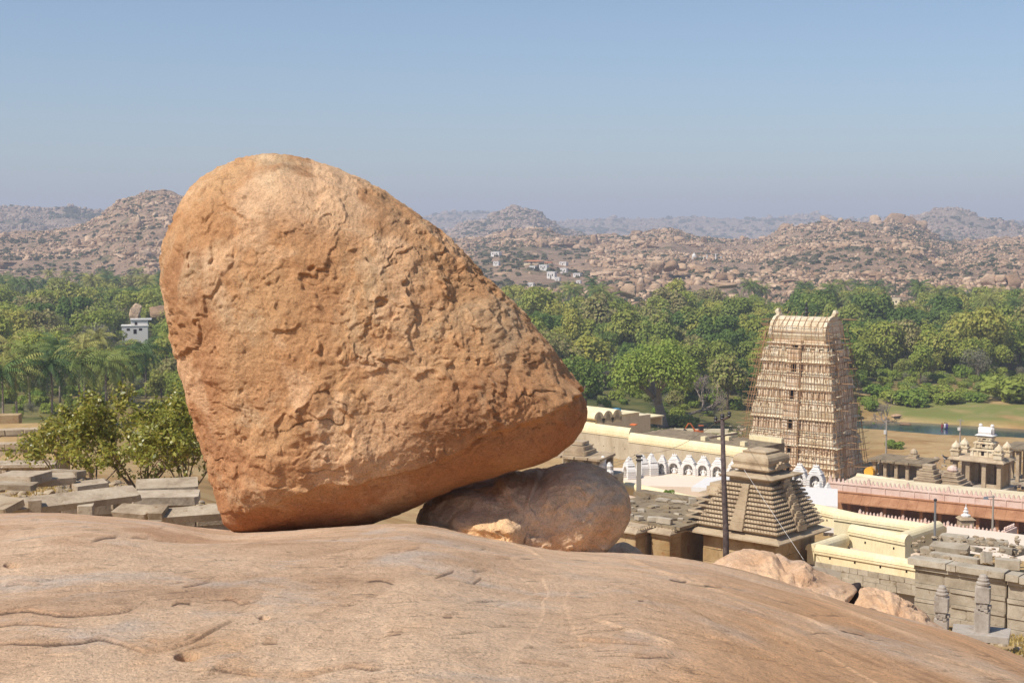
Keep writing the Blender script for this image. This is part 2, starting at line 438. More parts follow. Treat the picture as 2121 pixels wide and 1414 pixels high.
def build_dome():
    px = np.concatenate([np.linspace(-1200, -60, 90), np.linspace(-55, 2180, 960), np.linspace(2190, 3200, 80)])
    nr = 356
    s01 = np.linspace(0, 1, nr)
    PX = np.broadcast_to(px, (nr, len(px)))
    ys = sil(px); k = -tany_v(ys); dc = dcrest(px); a = 1.7 / dc ** 2
    # rows: a few near the feet, then even steps on screen up to the crest, then on down the far side
    q = np.clip((s01 - 0.04) / 0.86, 0, 1)
    dn = 2.4
    tn = k + a * (dn - dc) ** 2 / dn; tf = np.maximum(-tany_v(np.full_like(k, 1440.)), k + 0.01)
    T = np.where((s01 < 0.04)[:, None], tn + (tf - tn) * (s01 / 0.04)[:, None], tf + (k - tf) * q[:, None] ** 0.85)
    # solve k D + a (D-dc)^2 = T D  for D <= dc
    b = (k - T) - 2 * a * dc
    D = (-b - np.sqrt(np.maximum(b * b - 4 * a * a * dc * dc, 0))) / (2 * a)
    far = s01 >= 0.90
    D[far] = dc + ((s01[far] - 0.90) / 0.10)[:, None] ** 1.4 * 15
    D = np.where(np.isfinite(D), D, dn)
    Z = -k * D - a * (D - dc) ** 2 - np.where(D > dc, 0.012 * (D - dc) ** 2, 0)
    S = ytan(Z / D)
    X = (PX - CX) / F * (D * cp - Z * sp)
    P = np.stack([X, D, Z], -1)
    vis = (D <= dc + 0.3)
    h = 0.04 * fbm(P, 0.35, 2, 1) + 0.010 * fbm(P * (1, 0.35, 1), 1.3, 3, 2) + 0.0028 * fbm(P * (1, 0.3, 1), 8, 3, 3)
    lay = fbm(P * (1, 0.3, 1) + 0.12 * fbm(P * (1, .3, 1), 1.4, 3, 8)[..., None], 0.7, 3, 21)
    for th, hh in ((-0.35, .007), (0.05, .008), (0.4, .007)):
        h += hh * sstep(th - 0.03, th + 0.03, lay) * sstep(0.0, 0.5, noise(P, 0.6, 33) + 0.25)
    dip = 0.09 * np.exp(-((PX - 420) / 170.) ** 2 - ((S - 1105) / 16.) ** 2)
    h -= dip * vis
    warm = 0.75 * sstep(1150, 1750, PX + 0.9 * (S - 1250)) * sstep(-0.5, 0.4, fbm(P, 0.7, 4, 4) + 0.25)
    rust = 0.6 * sstep(0.15, 0.6, fbm(P * (1, .5, 1), 1.1, 4, 6)) * sstep(1180, 1100, S) * sstep(900, 300, PX)
    rust = np.clip(rust, 0, 1); vein = np.zeros_like(h); crack_dirt_shade = np.zeros_like(h)
    wig = 5 * fbm(P * (1, .1, .1), 2.0, 2, 12) + 1.6 * fbm(P * (1, .1, .1), 7, 2, 13)
    def strip(pts):
        pts = np.array(pts, float); return pts, (PX > pts[0, 0] - 8) & (PX < pts[-1, 0] + 8) & vis
    for pts, hh, dd in LEDGES:
        pts, m = strip(pts)
        L = np.interp(PX[m], pts[:, 0], pts[:, 1]) + wig[m] * min(1, (pts[-1, 0] - pts[0, 0]) / 150)
        e = sstep(0, 0.25, (PX[m] - pts[0, 0]) / (pts[-1, 0] - pts[0, 0])) * sstep(0, 0.2, (pts[-1, 0] - PX[m]) / (pts[-1, 0] - pts[0, 0]))
        d = S[m] - L
        hh *= 0.28; dd *= 0.5
        bk = min(60, 0.35 * (pts[-1, 0] - pts[0, 0]))
        h[m] += e * hh * (sstep(2.2, -2.2, d) * sstep(-bk, -3, d))
        h[m] -= e * dd * np.exp(-((d - 1.6) / 1.4) ** 2) * (0.6 + 0.4 * noise(P[m] * (1, .1, .1), 3, 3))
        rust[m] = np.maximum(rust[m], 0.3 * e * np.exp(-((d + 2) / 4.0) ** 2))
        crack_dirt_shade[m] = np.maximum(crack_dirt_shade[m], 1.3 * e * np.exp(-((d - 1.2) / 0.95) ** 2) * np.clip(0.75 + 0.9 * noise(P[m] * (1, .2, .2), 4, 7), 0, 1) * min(1, dd / .011))
    r2 = np.random.default_rng(5)
    for i in range(420):      # small random joints
        cx = r2.uniform(-50, 2150); cs = sil(cx) + 12 + (1425 - sil(cx) - 12) * r2.random() ** 0.9
        if cx > 1500 and r2.random() < 0.5: continue
        ln = r2.uniform(8, 46) * (0.6 + (cs - 1060) / 420); sl = r2.uniform(-0.16, 0.06) + (0.22 if cx > 1300 else 0); dd = r2.uniform(.004, .012)
        m = vis & (np.abs(PX - cx) < ln) & (np.abs(S - cs) < 14)
        if not m.any(): continue
        e = 1 - ((PX[m] - cx) / ln) ** 2
        d = S[m] - cs - sl * (PX[m] - cx) - 0.35 * wig[m]
        h[m] -= np.clip(e, 0, 1) * dd * np.exp(-(d / 1.3) ** 2)
        crack_dirt_shade[m] = np.maximum(crack_dirt_shade[m], np.clip(e, 0, 1) * np.exp(-(d / 0.75) ** 2) * min(1, dd / .012) * np.clip(0.8 + 1.2 * noise(P[m] * (1, .2, .2), 6, 9), 0, 1))
        h[m] += np.clip(e, 0, 1) * dd * 0.25 * np.exp(-((d + 3) / 2.5) ** 2)
    for pts in VEINS:
        pts, m = strip(pts)
        L = np.interp(PX[m], pts[:, 0], pts[:, 1]) + wig[m] * 0.7
        e = sstep(0, 0.15, (PX[m] - pts[0, 0]) / (pts[-1, 0] - pts[0, 0])) * sstep(0, 0.2, (pts[-1, 0] - PX[m]) / (pts[-1, 0] - pts[0, 0]))
        d = (S[m] - L) / (3.0 + 1.5 * noise(P[m], 1.0, 44))
        vein[m] = np.maximum(vein[m], 0.8 * e * np.exp(-d * d) * (0.6 + 0.4 * noise(P[m], 3, 45)))
        h[m] += 0.012 * e * np.exp(-d * d)
    for cx, cs, rx, ry, dep in ((388, 1369, 27, 8.5, .10), (25, 1183, 17, 4.5, .06), (548, 1300, 12, 4, .05)):
        q = ((PX - cx) / rx) ** 2 + ((S - cs) / ry) ** 2
        h -= dep * sstep(1.15, 0.45, q) * vis
    Z2 = Z + np.where(vis, h, h * sstep(6, 0, D - dc))
    P = np.stack([(PX - CX) / F * (D * cp - Z * sp), D, Z2], -1)
    me = grid_mesh('rock_dome', P, True, {'warm': np.clip(warm, 0, 1), 'rust': rust, 'vein': np.clip(vein, 0, 1), 'crack_dirt_shade': np.clip(crack_dirt_shade, 0, 1) * .85})
    return tag(link('rock_dome', me, M_DOME), kind='structure')
def tany_v(y):
    v = (CY - np.asarray(y)) / F
    return (-sp + v * cp) / (cp + v * sp)
build_dome()

# ------------------------------------------------------------------ boulders shaped from an outline
def blob(name, outline, c, D, Tf, Tb, n=200, ns=90, p=2.5, tilt=0.0, disp=None, mat=None, extra=None, nb=None):
    """closed rock: an outline at forward distance D, bulging Tf towards and Tb away from the viewpoint"""
    C = at(c[0], c[1], D); sc = D / F * 1.003
    ou = np.array([((x - c[0]) * sc, (c[1] - y) * sc) for x, y in outline])
    ang = np.arctan2(ou[:, 1], ou[:, 0]); ra = np.hypot(ou[:, 0], ou[:, 1])
    o = np.argsort(ang); ang, ra = ang[o], ra[o]
    ga = np.linspace(-math.pi, math.pi, 721); gr = np.interp(ga, ang, ra, period=2 * math.pi)
    ker = np.array([1, 2, 3, 2, 1.]); ker /= ker.sum()
    gr[:-1] = np.convolve(np.concatenate([gr[-3:-1], gr[:-1], gr[:2]]), ker, 'valid'); gr[-1] = gr[0]
    Vs, Fs, off = [], [], 0
    faces = []
    a = np.tan(np.linspace(-1, 1, n) * math.pi / 4); bseq = np.tan(np.linspace(-1, 1, ns) * math.pi / 4)
    A, B = np.meshgrid(a, a); one = np.ones_like(A)
    faces.append((np.stack([A, -one, B], -1), False))
    nb_ = nb or max(12, n // 5)
    b2 = np.tan(np.linspace(-1, 1, nb_) * math.pi / 4); A2, B2 = np.meshgrid(b2, b2)
    faces.append((np.stack([A2, np.ones_like(A2), B2], -1), True))
    A3, B3 = np.meshgrid(a, bseq); o3 = np.ones_like(A3)
    faces.append((np.stack([o3, B3, A3], -1), True)); faces.append((np.stack([-o3, B3, A3], -1), False))
    faces.append((np.stack([A3, B3, o3], -1), False)); faces.append((np.stack([A3, B3, -o3], -1), True))
    allV = []
    for d, fl in faces:
        allV.append(d.reshape(-1, 3)); Fs.append(grid_faces(d.shape[0], d.shape[1], off, fl)); off += d.shape[0] * d.shape[1]
    d = np.concatenate(allV); d /= np.linalg.norm(d, axis=1)[:, None]
    th = np.arcsin(np.clip(-d[:, 1], -1, 1)); ph = np.arctan2(d[:, 2], d[:, 0])
    Ro = np.interp(ph, ga, gr)
    T = np.where(th > 0, Tf, Tb)
    c_, s_ = np.abs(np.cos(th)), np.abs(np.sin(th))
    nn = (c_ ** p + s_ ** p) ** (1 / p); c_ /= nn; s_ /= nn
    x = Ro * c_ * np.cos(ph); z = Ro * c_ * np.sin(ph); y = -np.sign(th) * T * s_ + tilt * z
    N = np.stack([np.cos(ph) * c_ ** (p - 1) / Ro, -np.sign(th) * s_ ** (p - 1) / T, np.sin(ph) * c_ ** (p - 1) / Ro], -1)
    N /= np.linalg.norm(N, axis=1)[:, None] + 1e-9
    P = np.stack([x, y, z], -1)
    h, at_ = disp(P, N, c_, ph) if disp else (0 * x, {})
    P = P + N * h[:, None]
    # let the outline, with its relief, follow the measured one
    ga2 = np.linspace(-math.pi, math.pi, 181); want = np.interp(ga2, ang, ra, period=2 * math.pi) / sc * 1.006
    for _ in range(3):
        qx, qy = proj(P + np.array(C)); dx, dy = qx - c[0], c[1] - qy
        a_ = np.arctan2(dy, dx); rr = np.hypot(dx, dy); bi = np.clip(((a_ + math.pi) / (2 * math.pi) * 180).astype(int), 0, 179)
        mx = np.zeros(180); np.maximum.at(mx, bi, rr); mx = np.where(mx > 0, mx, 1e9)
        mid = (ga2[:-1] + ga2[1:]) / 2; ratio = np.clip(np.interp(mid, ga2, want) / mx, 0.85, 1.15); ratio = np.where(mx > 1e8, 1, ratio)
        ratio = np.convolve(np.concatenate([ratio[-2:], ratio, ratio[:2]]), [.1, .2, .4, .2, .1], 'valid')
        k_ = np.interp(a_, mid, ratio, period=2 * math.pi)
        P[:, 0] *= k_; P[:, 2] *= k_
    me = mesh_np(name, P, np.concatenate(Fs), True, at_)
    return link(name, me, mat, None, C)
def flakes(P, layers, seed, warp=0.16):
    W = P + warp * np.stack([fbm(P, 2.3, 4, seed + i, 0.6) for i in range(3)], -1)
    h = 0
    for i, (f, th, hh, bias) in enumerate(layers):
        q = fbm(W, f, 3, seed + 50 + 7 * i)
        amp = np.clip(noise(P, f * 0.8, seed + 90 + i) * 0.9 + noise(P, f * 2.6, seed + 190 + i) * 1.1 + bias, 0, 1)
        h = h + hh * amp * sstep(th - 0.018, th + 0.018, q)
    return h
BOUL = [(575, 317), (640, 328), (720, 358), (800, 397), (832, 420), (880, 455), (925, 487), (965, 527), (1003, 570), (1042, 604), (1082, 640), (1112, 680),
        (1150, 724), (1182, 765), (1206, 800), (1216, 832), (1213, 872), (1195, 908), (1162, 940), (1122, 963), (1060, 978), (1000, 995), (950, 1008),
        (900, 1028), (859, 1049), (800, 1073), (735, 1095), (680, 1103), (600, 1108), (540, 1108), (490, 1104), (462, 1085), (449, 1045), (438, 1008),
        (424, 950), (404, 890), (384, 810), (364, 742), (350, 703), (350, 680), (340, 640), (332, 592), (329, 560), (334, 512), (349, 470), (369, 430),
        (389, 396), (410, 374), (440, 354), (480, 334), (530, 321)]
def boul_disp(P, N, c, ph):
    x, y, z = P.T
    right = sstep(0.5, 1.9, x + 0.25 * z); low = sstep(-0.9, -1.55, z - 0.28 * x); top = sstep(1.2, 1.9, z + 0.2 * x)
    front = sstep(0.2, 0.7, -N[:, 1])
    h = 0.04 * fbm(P, 0.6, 3, 101) + 0.016 * fbm(P, 1.7, 4, 102, 0.55)
    fl = flakes(P, [(0.55, 0.05, .045, .15), (0.9, -0.12, .04, .15), (1.3, 0.1, .038, .15), (2.1, 0.0, .032, .15), (3.2, 0.15, .023, .1), (4.6, -0.05, .016, .05), (6.5, 0.1, .010, .1)], 300)
    h = h + fl * (1 - 0.75 * low) * (1 - 0.35 * top)
    # scarp where the rough face ends above the smooth undercut
    edge = z - 0.33 * x + 1.22 + 0.10 * fbm(P, 1.6, 4, 140)
    h = h - 0.07 * sstep(0.03, -0.05, edge) * sstep(-0.75, -0.1, x) - 0.03 * sstep(0.03, -0.03, edge)
    h = h + (0.008 + 0.015 * right) * fbm(P, 7, 4, 103, 0.6) * (1 - 0.6 * low) + 0.006 * fbm(P, 21, 3, 104, 0.65) * (1 - 0.5 * low)
    rid = 1 - np.abs(fbm(P + 0.1 * fbm(P, 3, 3, 160)[:, None], 0.95, 3, 161))
    crack = 0.6 * sstep(0.98, 0.998, rid) * sstep(0.45, 0.7, noise(P, 1.6, 162))
    rid2 = 1 - np.abs(fbm(P * (1, 1, 1.4), 2.0, 3, 171)); crack2 = sstep(0.96, 0.99, rid2) * sstep(0.4, 0.65, noise(P, 2.2, 172) + 0.15 * right)
    h = h - (0.03 * crack + 0.02 * crack2) * (1 - 0.6 * low)
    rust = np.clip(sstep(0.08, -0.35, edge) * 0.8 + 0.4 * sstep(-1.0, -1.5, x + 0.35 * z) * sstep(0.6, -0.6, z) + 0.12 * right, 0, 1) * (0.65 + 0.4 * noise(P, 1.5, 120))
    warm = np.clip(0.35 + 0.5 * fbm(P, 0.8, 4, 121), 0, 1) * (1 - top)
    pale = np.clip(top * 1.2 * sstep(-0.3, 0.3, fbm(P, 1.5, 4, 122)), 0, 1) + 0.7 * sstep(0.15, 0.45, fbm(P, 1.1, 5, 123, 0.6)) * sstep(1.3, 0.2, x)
    return h, {'rust': np.clip(rust, 0, 1), 'warm': np.clip(warm, 0, 1) * 0.7, 'vein': np.clip(pale, 0, 1) * 0.6, 'crack_dirt_shade': np.clip(np.maximum(crack, crack2) * 1.2, 0, 1) * .35 * (1 - .5 * low)}  # cracks also get the painted dirt-and-shadow tone
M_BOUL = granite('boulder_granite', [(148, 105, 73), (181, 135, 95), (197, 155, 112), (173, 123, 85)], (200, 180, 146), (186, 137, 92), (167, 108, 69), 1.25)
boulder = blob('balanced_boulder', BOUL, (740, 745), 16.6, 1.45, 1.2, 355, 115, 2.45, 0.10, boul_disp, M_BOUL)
tag(boulder, 'huge orange granite boulder balanced on a smaller rock', 'boulder')
SUPP = [(862, 1080), (866, 1062), (880, 1040), (908, 1018), (955, 998), (1010, 988), (1080, 976), (1130, 970), (1175, 957), (1200, 955), (1242, 965), (1272, 985),
        (1297, 1010), (1307, 1050), (1304, 1078), (1287, 1110), (1258, 1142), (1210, 1175), (1100, 1180), (1000, 1160), (930, 1130), (875, 1105)]
def supp_disp(P, N, c, ph):
    x, y, z = P.T
    h = 0.05 * fbm(P, 0.9, 3, 201) + 0.028 * fbm(P, 3, 4, 202) + 0.012 * fbm(P, 11, 4, 203, 0.6)
    h = h + flakes(P, [(0.8, 0.1, .05, .3), (1.6, 0.0, .035, .2), (2.8, 0.1, .025, .2), (4.5, 0.0, .015, .2)], 240)
    knob = np.exp(-((x + 0.42) / 0.42) ** 4 - ((z + 0.12) / 0.30) ** 4) * sstep(0, 0.5, -N[:, 1])
    h = h + 0.30 * sstep(0.05, 0.9, knob) + 0.03 * fbm(P, 6, 3, 205) * knob
    rust = 0.55 * sstep(-0.1, 0.5, fbm(P, 1.4, 4, 206))
    return h, {'rust': np.clip(rust, 0, 1), 'warm': 0.5 * knob, 'vein': 0 * x}
M_SUPP = granite('brown_granite', [(164, 130, 98), (186, 152, 118), (198, 166, 132), (180, 140, 104)], (184, 164, 142), (206, 168, 118), (166, 118, 78), 1.75)
o = blob('support_boulder', SUPP, (1085, 1065), 16.8, 0.95, 0.8, 190, 70, 2.6, 0.0, supp_disp, M_SUPP)
tag(o, 'brown rounded rock wedged under the huge boulder in its shade', 'boulder')
def low_disp(seed, amp=1.0):
    def f(P, N, c, ph):
        h = amp * (0.10 * fbm(P, 0.7, 3, seed) + 0.04 * fbm(P, 2.5, 4, seed + 1) + 0.012 * fbm(P, 10, 3, seed + 2)) + amp * flakes(P, [(0.7, 0.0, .06, .3), (1.7, 0.1, .03, .1)], seed + 9)
        return h, {'rust': 0.25 * sstep(0.2, 0.7, fbm(P, 1.0, 3, seed + 3)), 'warm': 0.15 + 0 * h, 'vein': 0.35 * sstep(0.1, .6, fbm(P, 1.4, 3, seed + 4))}
    return f
for nm, ol, c, D, tf, tb, lab in (
    ('boulder', [(1240, 1165), (1256, 1140), (1275, 1126), (1292, 1122), (1310, 1130), (1330, 1145), (1350, 1160), (1345, 1190), (1250, 1195)], (1295, 1160), 18.5, .3, .3,
     'small pale orange rock lying right against the brown wedged rock'),
    ('boulder', [(1440, 1230), (1470, 1172), (1495, 1155), (1530, 1143), (1580, 1141), (1610, 1148), (1640, 1165), (1662, 1160), (1690, 1180), (1720, 1190), (1750, 1205), (1772, 1210), (1776, 1222),
                 (1756, 1248), (1740, 1300), (1600, 1300), (1480, 1290)], (1610, 1225), 24.5, 1.2, 1.4, 'flat orange rock outcrop below the temple tower, left of the dark cleft'),
    ('boulder', [(1762, 1300), (1758, 1255), (1775, 1225), (1800, 1215), (1830, 1222), (1870, 1240), (1900, 1258), (1930, 1285), (1965, 1310), (1980, 1340), (1850, 1360), (1780, 1340)], (1850, 1290), 25.5, 1.1, 1.0,
     'pale cracked rock outcrop between the dark cleft and stone pillars')):
    tag(blob(nm, ol, c, D, tf, tb, 120, 42, 3.4 if D > 20 else 2.4, 0.45 if D > 20 else 0, low_disp(400 + int(D * 10), 0.5 if D < 20 else 1.25), M_DOME), lab, 'rock')
# near-black sliver of rock filling the dark cleft
M_DARK = stone('near_black_rock', [(34, 28, 28), (52, 42, 40), (80, 62, 54)], 3, 0.6)
o = blob('rock_sliver', [(1742, 1250), (1750, 1232), (1760, 1214), (1770, 1207), (1782, 1206), (1784, 1214), (1774, 1226), (1764, 1240), (1758, 1258), (1748, 1262)], (1762, 1233), 24.7, .35, .6, 50, 24, 2.4, 0, low_disp(470, .25), M_DARK)
tag(o, 'black sliver of rock in the cleft between two outcrops', 'rock')

# ------------------------------------------------------------------ boulder hills
def rock_variant(seed, n):
    """rounded, plane-cut block; n x n cells on each face of a cube"""
    a = np.tan(np.linspace(-1, 1, n + 1) * math.pi / 4); A, B = np.meshgrid(a, a); o = np.ones_like(A)
    V, Fc, off = [], [], 0
    for d, fl in ((np.stack([A, -o, B], -1), 0), (np.stack([A, o, B], -1), 1), (np.stack([o, B, A], -1), 1), (np.stack([-o, B, A], -1), 0), (np.stack([A, B, o], -1), 0), (np.stack([A, B, -o], -1), 1)):
        V.append(d.reshape(-1, 3)); Fc.append(grid_faces(n + 1, n + 1, off, bool(fl))); off += (n + 1) ** 2
    d = np.concatenate(V); d = d / np.linalg.norm(d, axis=1)[:, None]
    r = np.random.default_rng(seed)
    rad = 1.0 / (np.abs(d) ** 4).sum(1) ** 0.25
    for k in range(9):
        q = r.normal(size=3); q /= np.linalg.norm(q); lim = r.uniform(0.62, 0.95)
        dd = d @ q; rad = np.minimum(rad, np.where(dd > 0.05, lim / np.maximum(dd, 0.05), 9))
    V = d * (rad * (1 + 0.10 * noise(d, 1.7, seed)))[:, None] * r.uniform([0.8, 0.8, 0.55], [1.15, 1.15, 0.95])
    return V, np.concatenate(Fc)
def hill_material(name, cols, green):
    t = NT(name); v = t.coord('Object')
    c = t.ramp(t.noise(v, 0.02, 6, 0.7, 0.6), [(0.32, lin(cols[0])), (0.5, lin(cols[1])), (0.68, lin(cols[2]))])
    c = t.mix(0.7, c, t.ramp(t.noise(v, 0.16, 6, 0.75, 0.4), [(0.35, (0.42, 0.40, 0.40)), (0.5, (1, 1, 1)), (0.7, (1.25, 1.22, 1.18))]), 'MULTIPLY')
    g = t.ramp(t.noise(v, 0.045, 6, 0.72, 0.5), [(0.52, (0, 0, 0)), (0.62, (1, 1, 1))])
    c = t.mix(t.math('MULTIPLY', g, green), c, lin((92, 92, 58)))
    t.color(c); t.bump(t.noise(v, 0.3, 6, 0.75), 1.0, 2.5)
    return t.fin(0.95, 0.1)
def rock_material(name, cols, rnd_):
    t = NT(name); v = t.coord('Object')
    rv = t.attr('tone') if rnd_ == 'attr' else t.new('ShaderNodeObjectInfo').outputs['Random']
    c = t.ramp(rv, [(0.0, lin(cols[0])), (0.5, lin(cols[1])), (1.0, lin(cols[2]))])
    wv = t.new('ShaderNodeNewGeometry').outputs['Position']
    c = t.mix(0.6, c, t.ramp(t.noise(wv, 0.35, 5, 0.7, 0.5), [(0.35, (0.55, 0.53, 0.52)), (0.6, (1.1, 1.1, 1.08))]), 'MULTIPLY')
    t.color(c); t.bump(t.noise(wv, 0.6, 5, 0.7), 0.7, 0.8)
    return t.fin(0.93, 0.12)
ROCKC = [(138, 110, 86), (178, 146, 116), (206, 176, 146)]
M_HILL = hill_material('hill_rock', [(158, 128, 104), (174, 144, 118), (140, 114, 92)], 0.75)
M_FARHILL = hill_material('far_hill_rock', [(152, 130, 112), (168, 144, 124), (134, 116, 98)], 0.85)
M_ROCK = rock_material('hill_boulder', ROCKC, 'obj')
M_ROCKS = rock_material('hill_boulders', ROCKC, 'attr')
M_ROCKSF = rock_material('far_boulders', [(142, 120, 104), (166, 142, 124), (184, 160, 140)], 'attr')
RV_BIG = [rock_variant(20 + i, 6) for i in range(10)]
RV_SML = [rock_variant(60 + i, 2) for i in range(10)]
def chip(seed):
    r = np.random.default_rng(seed); V = np.array([(x, y, z) for z in (-1, 1) for x, y in ((-1, -1), (1, -1), (1, 1), (-1, 1))], float) * .8
    V[4:, :2] *= r.uniform(.55, .9); V += r.normal(0, .14, V.shape)
    return V, np.array([(0, 3, 2, 1), (4, 5, 6, 7), (0, 1, 5, 4), (1, 2, 6, 5), (2, 3, 7, 6), (3, 0, 4, 7)])
RV_CHIP = [chip(140 + i) for i in range(10)]
RV_ME = []
for i, (V, Fc) in enumerate(RV_BIG):
    me = mesh_np('boulder_%d' % i, V, Fc, False); me.materials.append(M_ROCK); RV_ME.append(me)
def eul(a):
    cx, cyy, cz = np.cos(a).T; sx, sy, sz = np.sin(a).T
    return np.stack([np.stack([cyy * cz, sx * sy * cz - cx * sz, cx * sy * cz + sx * sz], -1),
                     np.stack([cyy * sz, sx * sy * sz + cx * cz, cx * sy * sz - sx * cz], -1),
                     np.stack([-sy, sx * cyy, cx * cyy], -1)], -2)
def scatter_mesh(name, variants, pos, scl, ang, tone, mat, smooth=False):
    Vs, Fs, Ts, off = [], [], [], 0
    M = eul(ang); idx = np.arange(len(pos)) % len(variants)
    for k, (V, Fc) in enumerate(variants):
        s = idx == k
        if not s.any(): continue
        W = np.einsum('nij,vj->nvi', M[s], V) * scl[s][:, None, :] + pos[s][:, None, :]
        n = W.shape[0]
        Vs.append(W.reshape(-1, 3)); Fs.append((Fc[None] + (np.arange(n) * len(V))[:, None, None] + off).reshape(-1, Fc.shape[1]))
        Ts.append(np.repeat(tone[s], len(V))); off += n * len(V)
    return mesh_np(name, np.concatenate(Vs), np.concatenate(Fs), smooth, {'tone': np.concatenate(Ts)})
def shrub_variant(seed, n=13):
    r = np.random.default_rng(seed); V = []; 
    for i in range(n):
        d = r.normal(size=3); d[2] = abs(d[2]) * 0.9; d /= np.linalg.norm(d)
        c = d * r.uniform(0.55, 1.0) * (1, 1, 0.8)
        a = r.normal(size=3); a -= d * a.dot(d) * 0.7; a /= np.linalg.norm(a); b = np.cross(d + 0.4 * r.normal(size=3), a); b /= np.linalg.norm(b)
        q = r.uniform(0.3, 0.55)
        V += [c - a * q - b * q * .8, c + a * q - b * q * .6, c + a * q * .8 + b * q, c - a * q + b * q * .7]
    return np.array(V), np.arange(4 * n).reshape(-1, 4)
def leaf_mat(name, cols, rnd_=True, attr='tone', trans=0.38, rough=0.6, spec=0.25):
    """leaves: colour by plant (object random) and by leaf (attribute)"""
    t = NT(name)
    at_ = t.attr(attr)
    f = at_
    if rnd_:
        oi = t.new('ShaderNodeObjectInfo').outputs['Random']
        f = t.math('ADD', t.math('MULTIPLY', oi, 0.8), t.math('MULTIPLY', at_, 0.2))
    k = len(cols)
    c = t.ramp(f, [(i / (k - 1), lin(q)) for i, q in enumerate(cols)])
    t.color(c); t.fin(rough, spec)
    if trans:
        tr = t.new('ShaderNodeBsdfTranslucent'); t.l.new(c, tr.inputs[0])
        mx = t.new('ShaderNodeMixShader'); mx.inputs[0].default_value = trans
        t.l.new(t.b.outputs[0], mx.inputs[1]); t.l.new(tr.outputs[0], mx.inputs[2]); t.l.new(mx.outputs[0], t.out.inputs['Surface'])
    return t.m
M_SHRUB = leaf_mat('hill_scrub', [(70, 74, 46), (94, 94, 60), (112, 108, 74), (128, 118, 90)], False)
SHRUBS = [shrub_variant(80 + i) for i in range(8)]
BIG = []   # candidates for single boulders: (size in photo pixels, hill object, pos, scale, angles)
HILLS = []
def hill(name, ridge, Db, Dr, zb, seed, nb, smin, smax, nsh, mat, step=4, rough=0.10, pw=0.85, back=1.3, clump=0.1, slabs=0.0, shr=(0.8, 2.6)):
    rd = np.array(ridge, float)
    px = np.arange(rd[0, 0], rd[-1, 0] + 1, step); nv = 110
    s = np.concatenate([np.linspace(0, 1, 86), np.linspace(1.02, back, 24)])
    r = np.random.default_rng(seed)
    def zfun(PX, S):
        yr = np.interp(PX, rd[:, 0], rd[:, 1])
        zr = tany_v(yr + 9 * 1300 / Dr * 0.6) * Dr
        D = Db + (Dr - Db) * S
        X = (PX - CX) / F * D
        P = np.stack([X, D, 0 * X], -1)
        H = (zr - zb)
        n1 = fbm(P, 1 / 130.0 * 900 / Dr, 4, seed); n2 = fbm(P, 1 / 28.0, 4, seed + 5)
        pr = np.where(S < 1, np.clip(S, 0, 1) ** pw, 1 - 0.9 * (S - 1) / (back - 1))
        z = zb + H * pr + rough * H * n1 * sstep(0, 0.15, S) * (1 - 0.8 * sstep(0.75, 1.0, S)) + np.minimum(rough * H * 0.35, 6) * n2
        st = 9.0 * Dr / 1300; q = z / st + 0.5 * n1
        z = z + (np.floor(q) + sstep(0.55, 0.95, q - np.floor(q)) - q) * st * 0.45 * sstep(0.05, 0.2, S)
        return X, D, z
    PX, S = np.meshgrid(px, s)
    X, D, Z = zfun(PX, S)
    me = grid_mesh(name, np.stack([X, D, Z], -1), True)
    ho = tag(link(name, me, mat), kind='structure')
    # boulders
    m = nb * 4
    bp = r.uniform(rd[0, 0], rd[-1, 0], m); bs = r.random(m) ** 0.8 * 1.03
    bx, bd, bz = zfun(bp, bs)
    w = fbm(np.stack([bx, bd, 0 * bx], -1), 1 / (90.0 * Dr / 1300), 4, seed + 30) + clump + 0.3 * sstep(0.7, 1.0, bs)
    clear = np.zeros(m, bool)
    if name == 'rocky_plateau': ys_ = ytan(bz / bd); clear = (bp > 985) & (bp < 1225) & (ys_ > 512) & (ys_ < 600) & (r.random(m) < 0.93)
    k = np.where((r.random(m) < sstep(-0.35, 0.5, w)) & ~clear)[0][:nb]
    size = smin * (1 - r.random(len(k))) ** (-1 / 2.1); size = np.minimum(size, smax * (0.55 + 0.45 * r.random(len(k))))
    cl = fbm(np.stack([bx[k], bd[k], 0 * bx[k]], -1), 1 / (34.0 * Dr / 1300), 3, seed + 80)
    size = np.minimum(size * (0.6 + 1.5 * sstep(0.1, 0.6, cl)), smax * (0.8 + 0.4 * r.random(len(k))))
    scl = size[:, None] * r.uniform([0.8, 0.8, 0.6], [1.3, 1.2, 1.15], (len(k), 3))
    flat = r.random(len(k)) < slabs
    scl[flat] *= (1.6, 1.3, 0.45)
    tall = r.random(len(k)) < 0.10; scl[tall & ~flat] *= (0.8, 0.8, 1.7)
    pos = np.stack([bx[k], bd[k], bz[k] + scl[:, 2] * 0.3], -1)
    ang = np.stack([r.normal(0, 0.14, len(k)), r.normal(0, 0.14, len(k)), r.uniform(0, 6.28, len(k))], -1)
    # the countless small stones between them
    m = nb * 5; bp = r.uniform(rd[0, 0], rd[-1, 0], m); bs = r.random(m) ** 0.8 * 1.02; bx, bd, bz = zfun(bp, bs)
    w = fbm(np.stack([bx, bd, 0 * bx], -1), 1 / (70.0 * Dr / 1300), 4, seed + 90); ys_ = ytan(bz / bd)
    k2 = np.where((r.random(m) < sstep(-0.6, 0.3, w)) & ~((name == 'rocky_plateau') & (bp > 985) & (bp < 1225) & (ys_ > 512) & (ys_ < 600)))[0][:int(nb * 2.4)]
    s2 = smin * r.uniform(0.55, 1.7, len(k2)) * (0.8 + 0.6 * sstep(0, .5, w[k2])); sc2 = s2[:, None] * r.uniform([0.8, 0.8, 0.6], [1.5, 1.3, 1.2], (len(k2), 3))
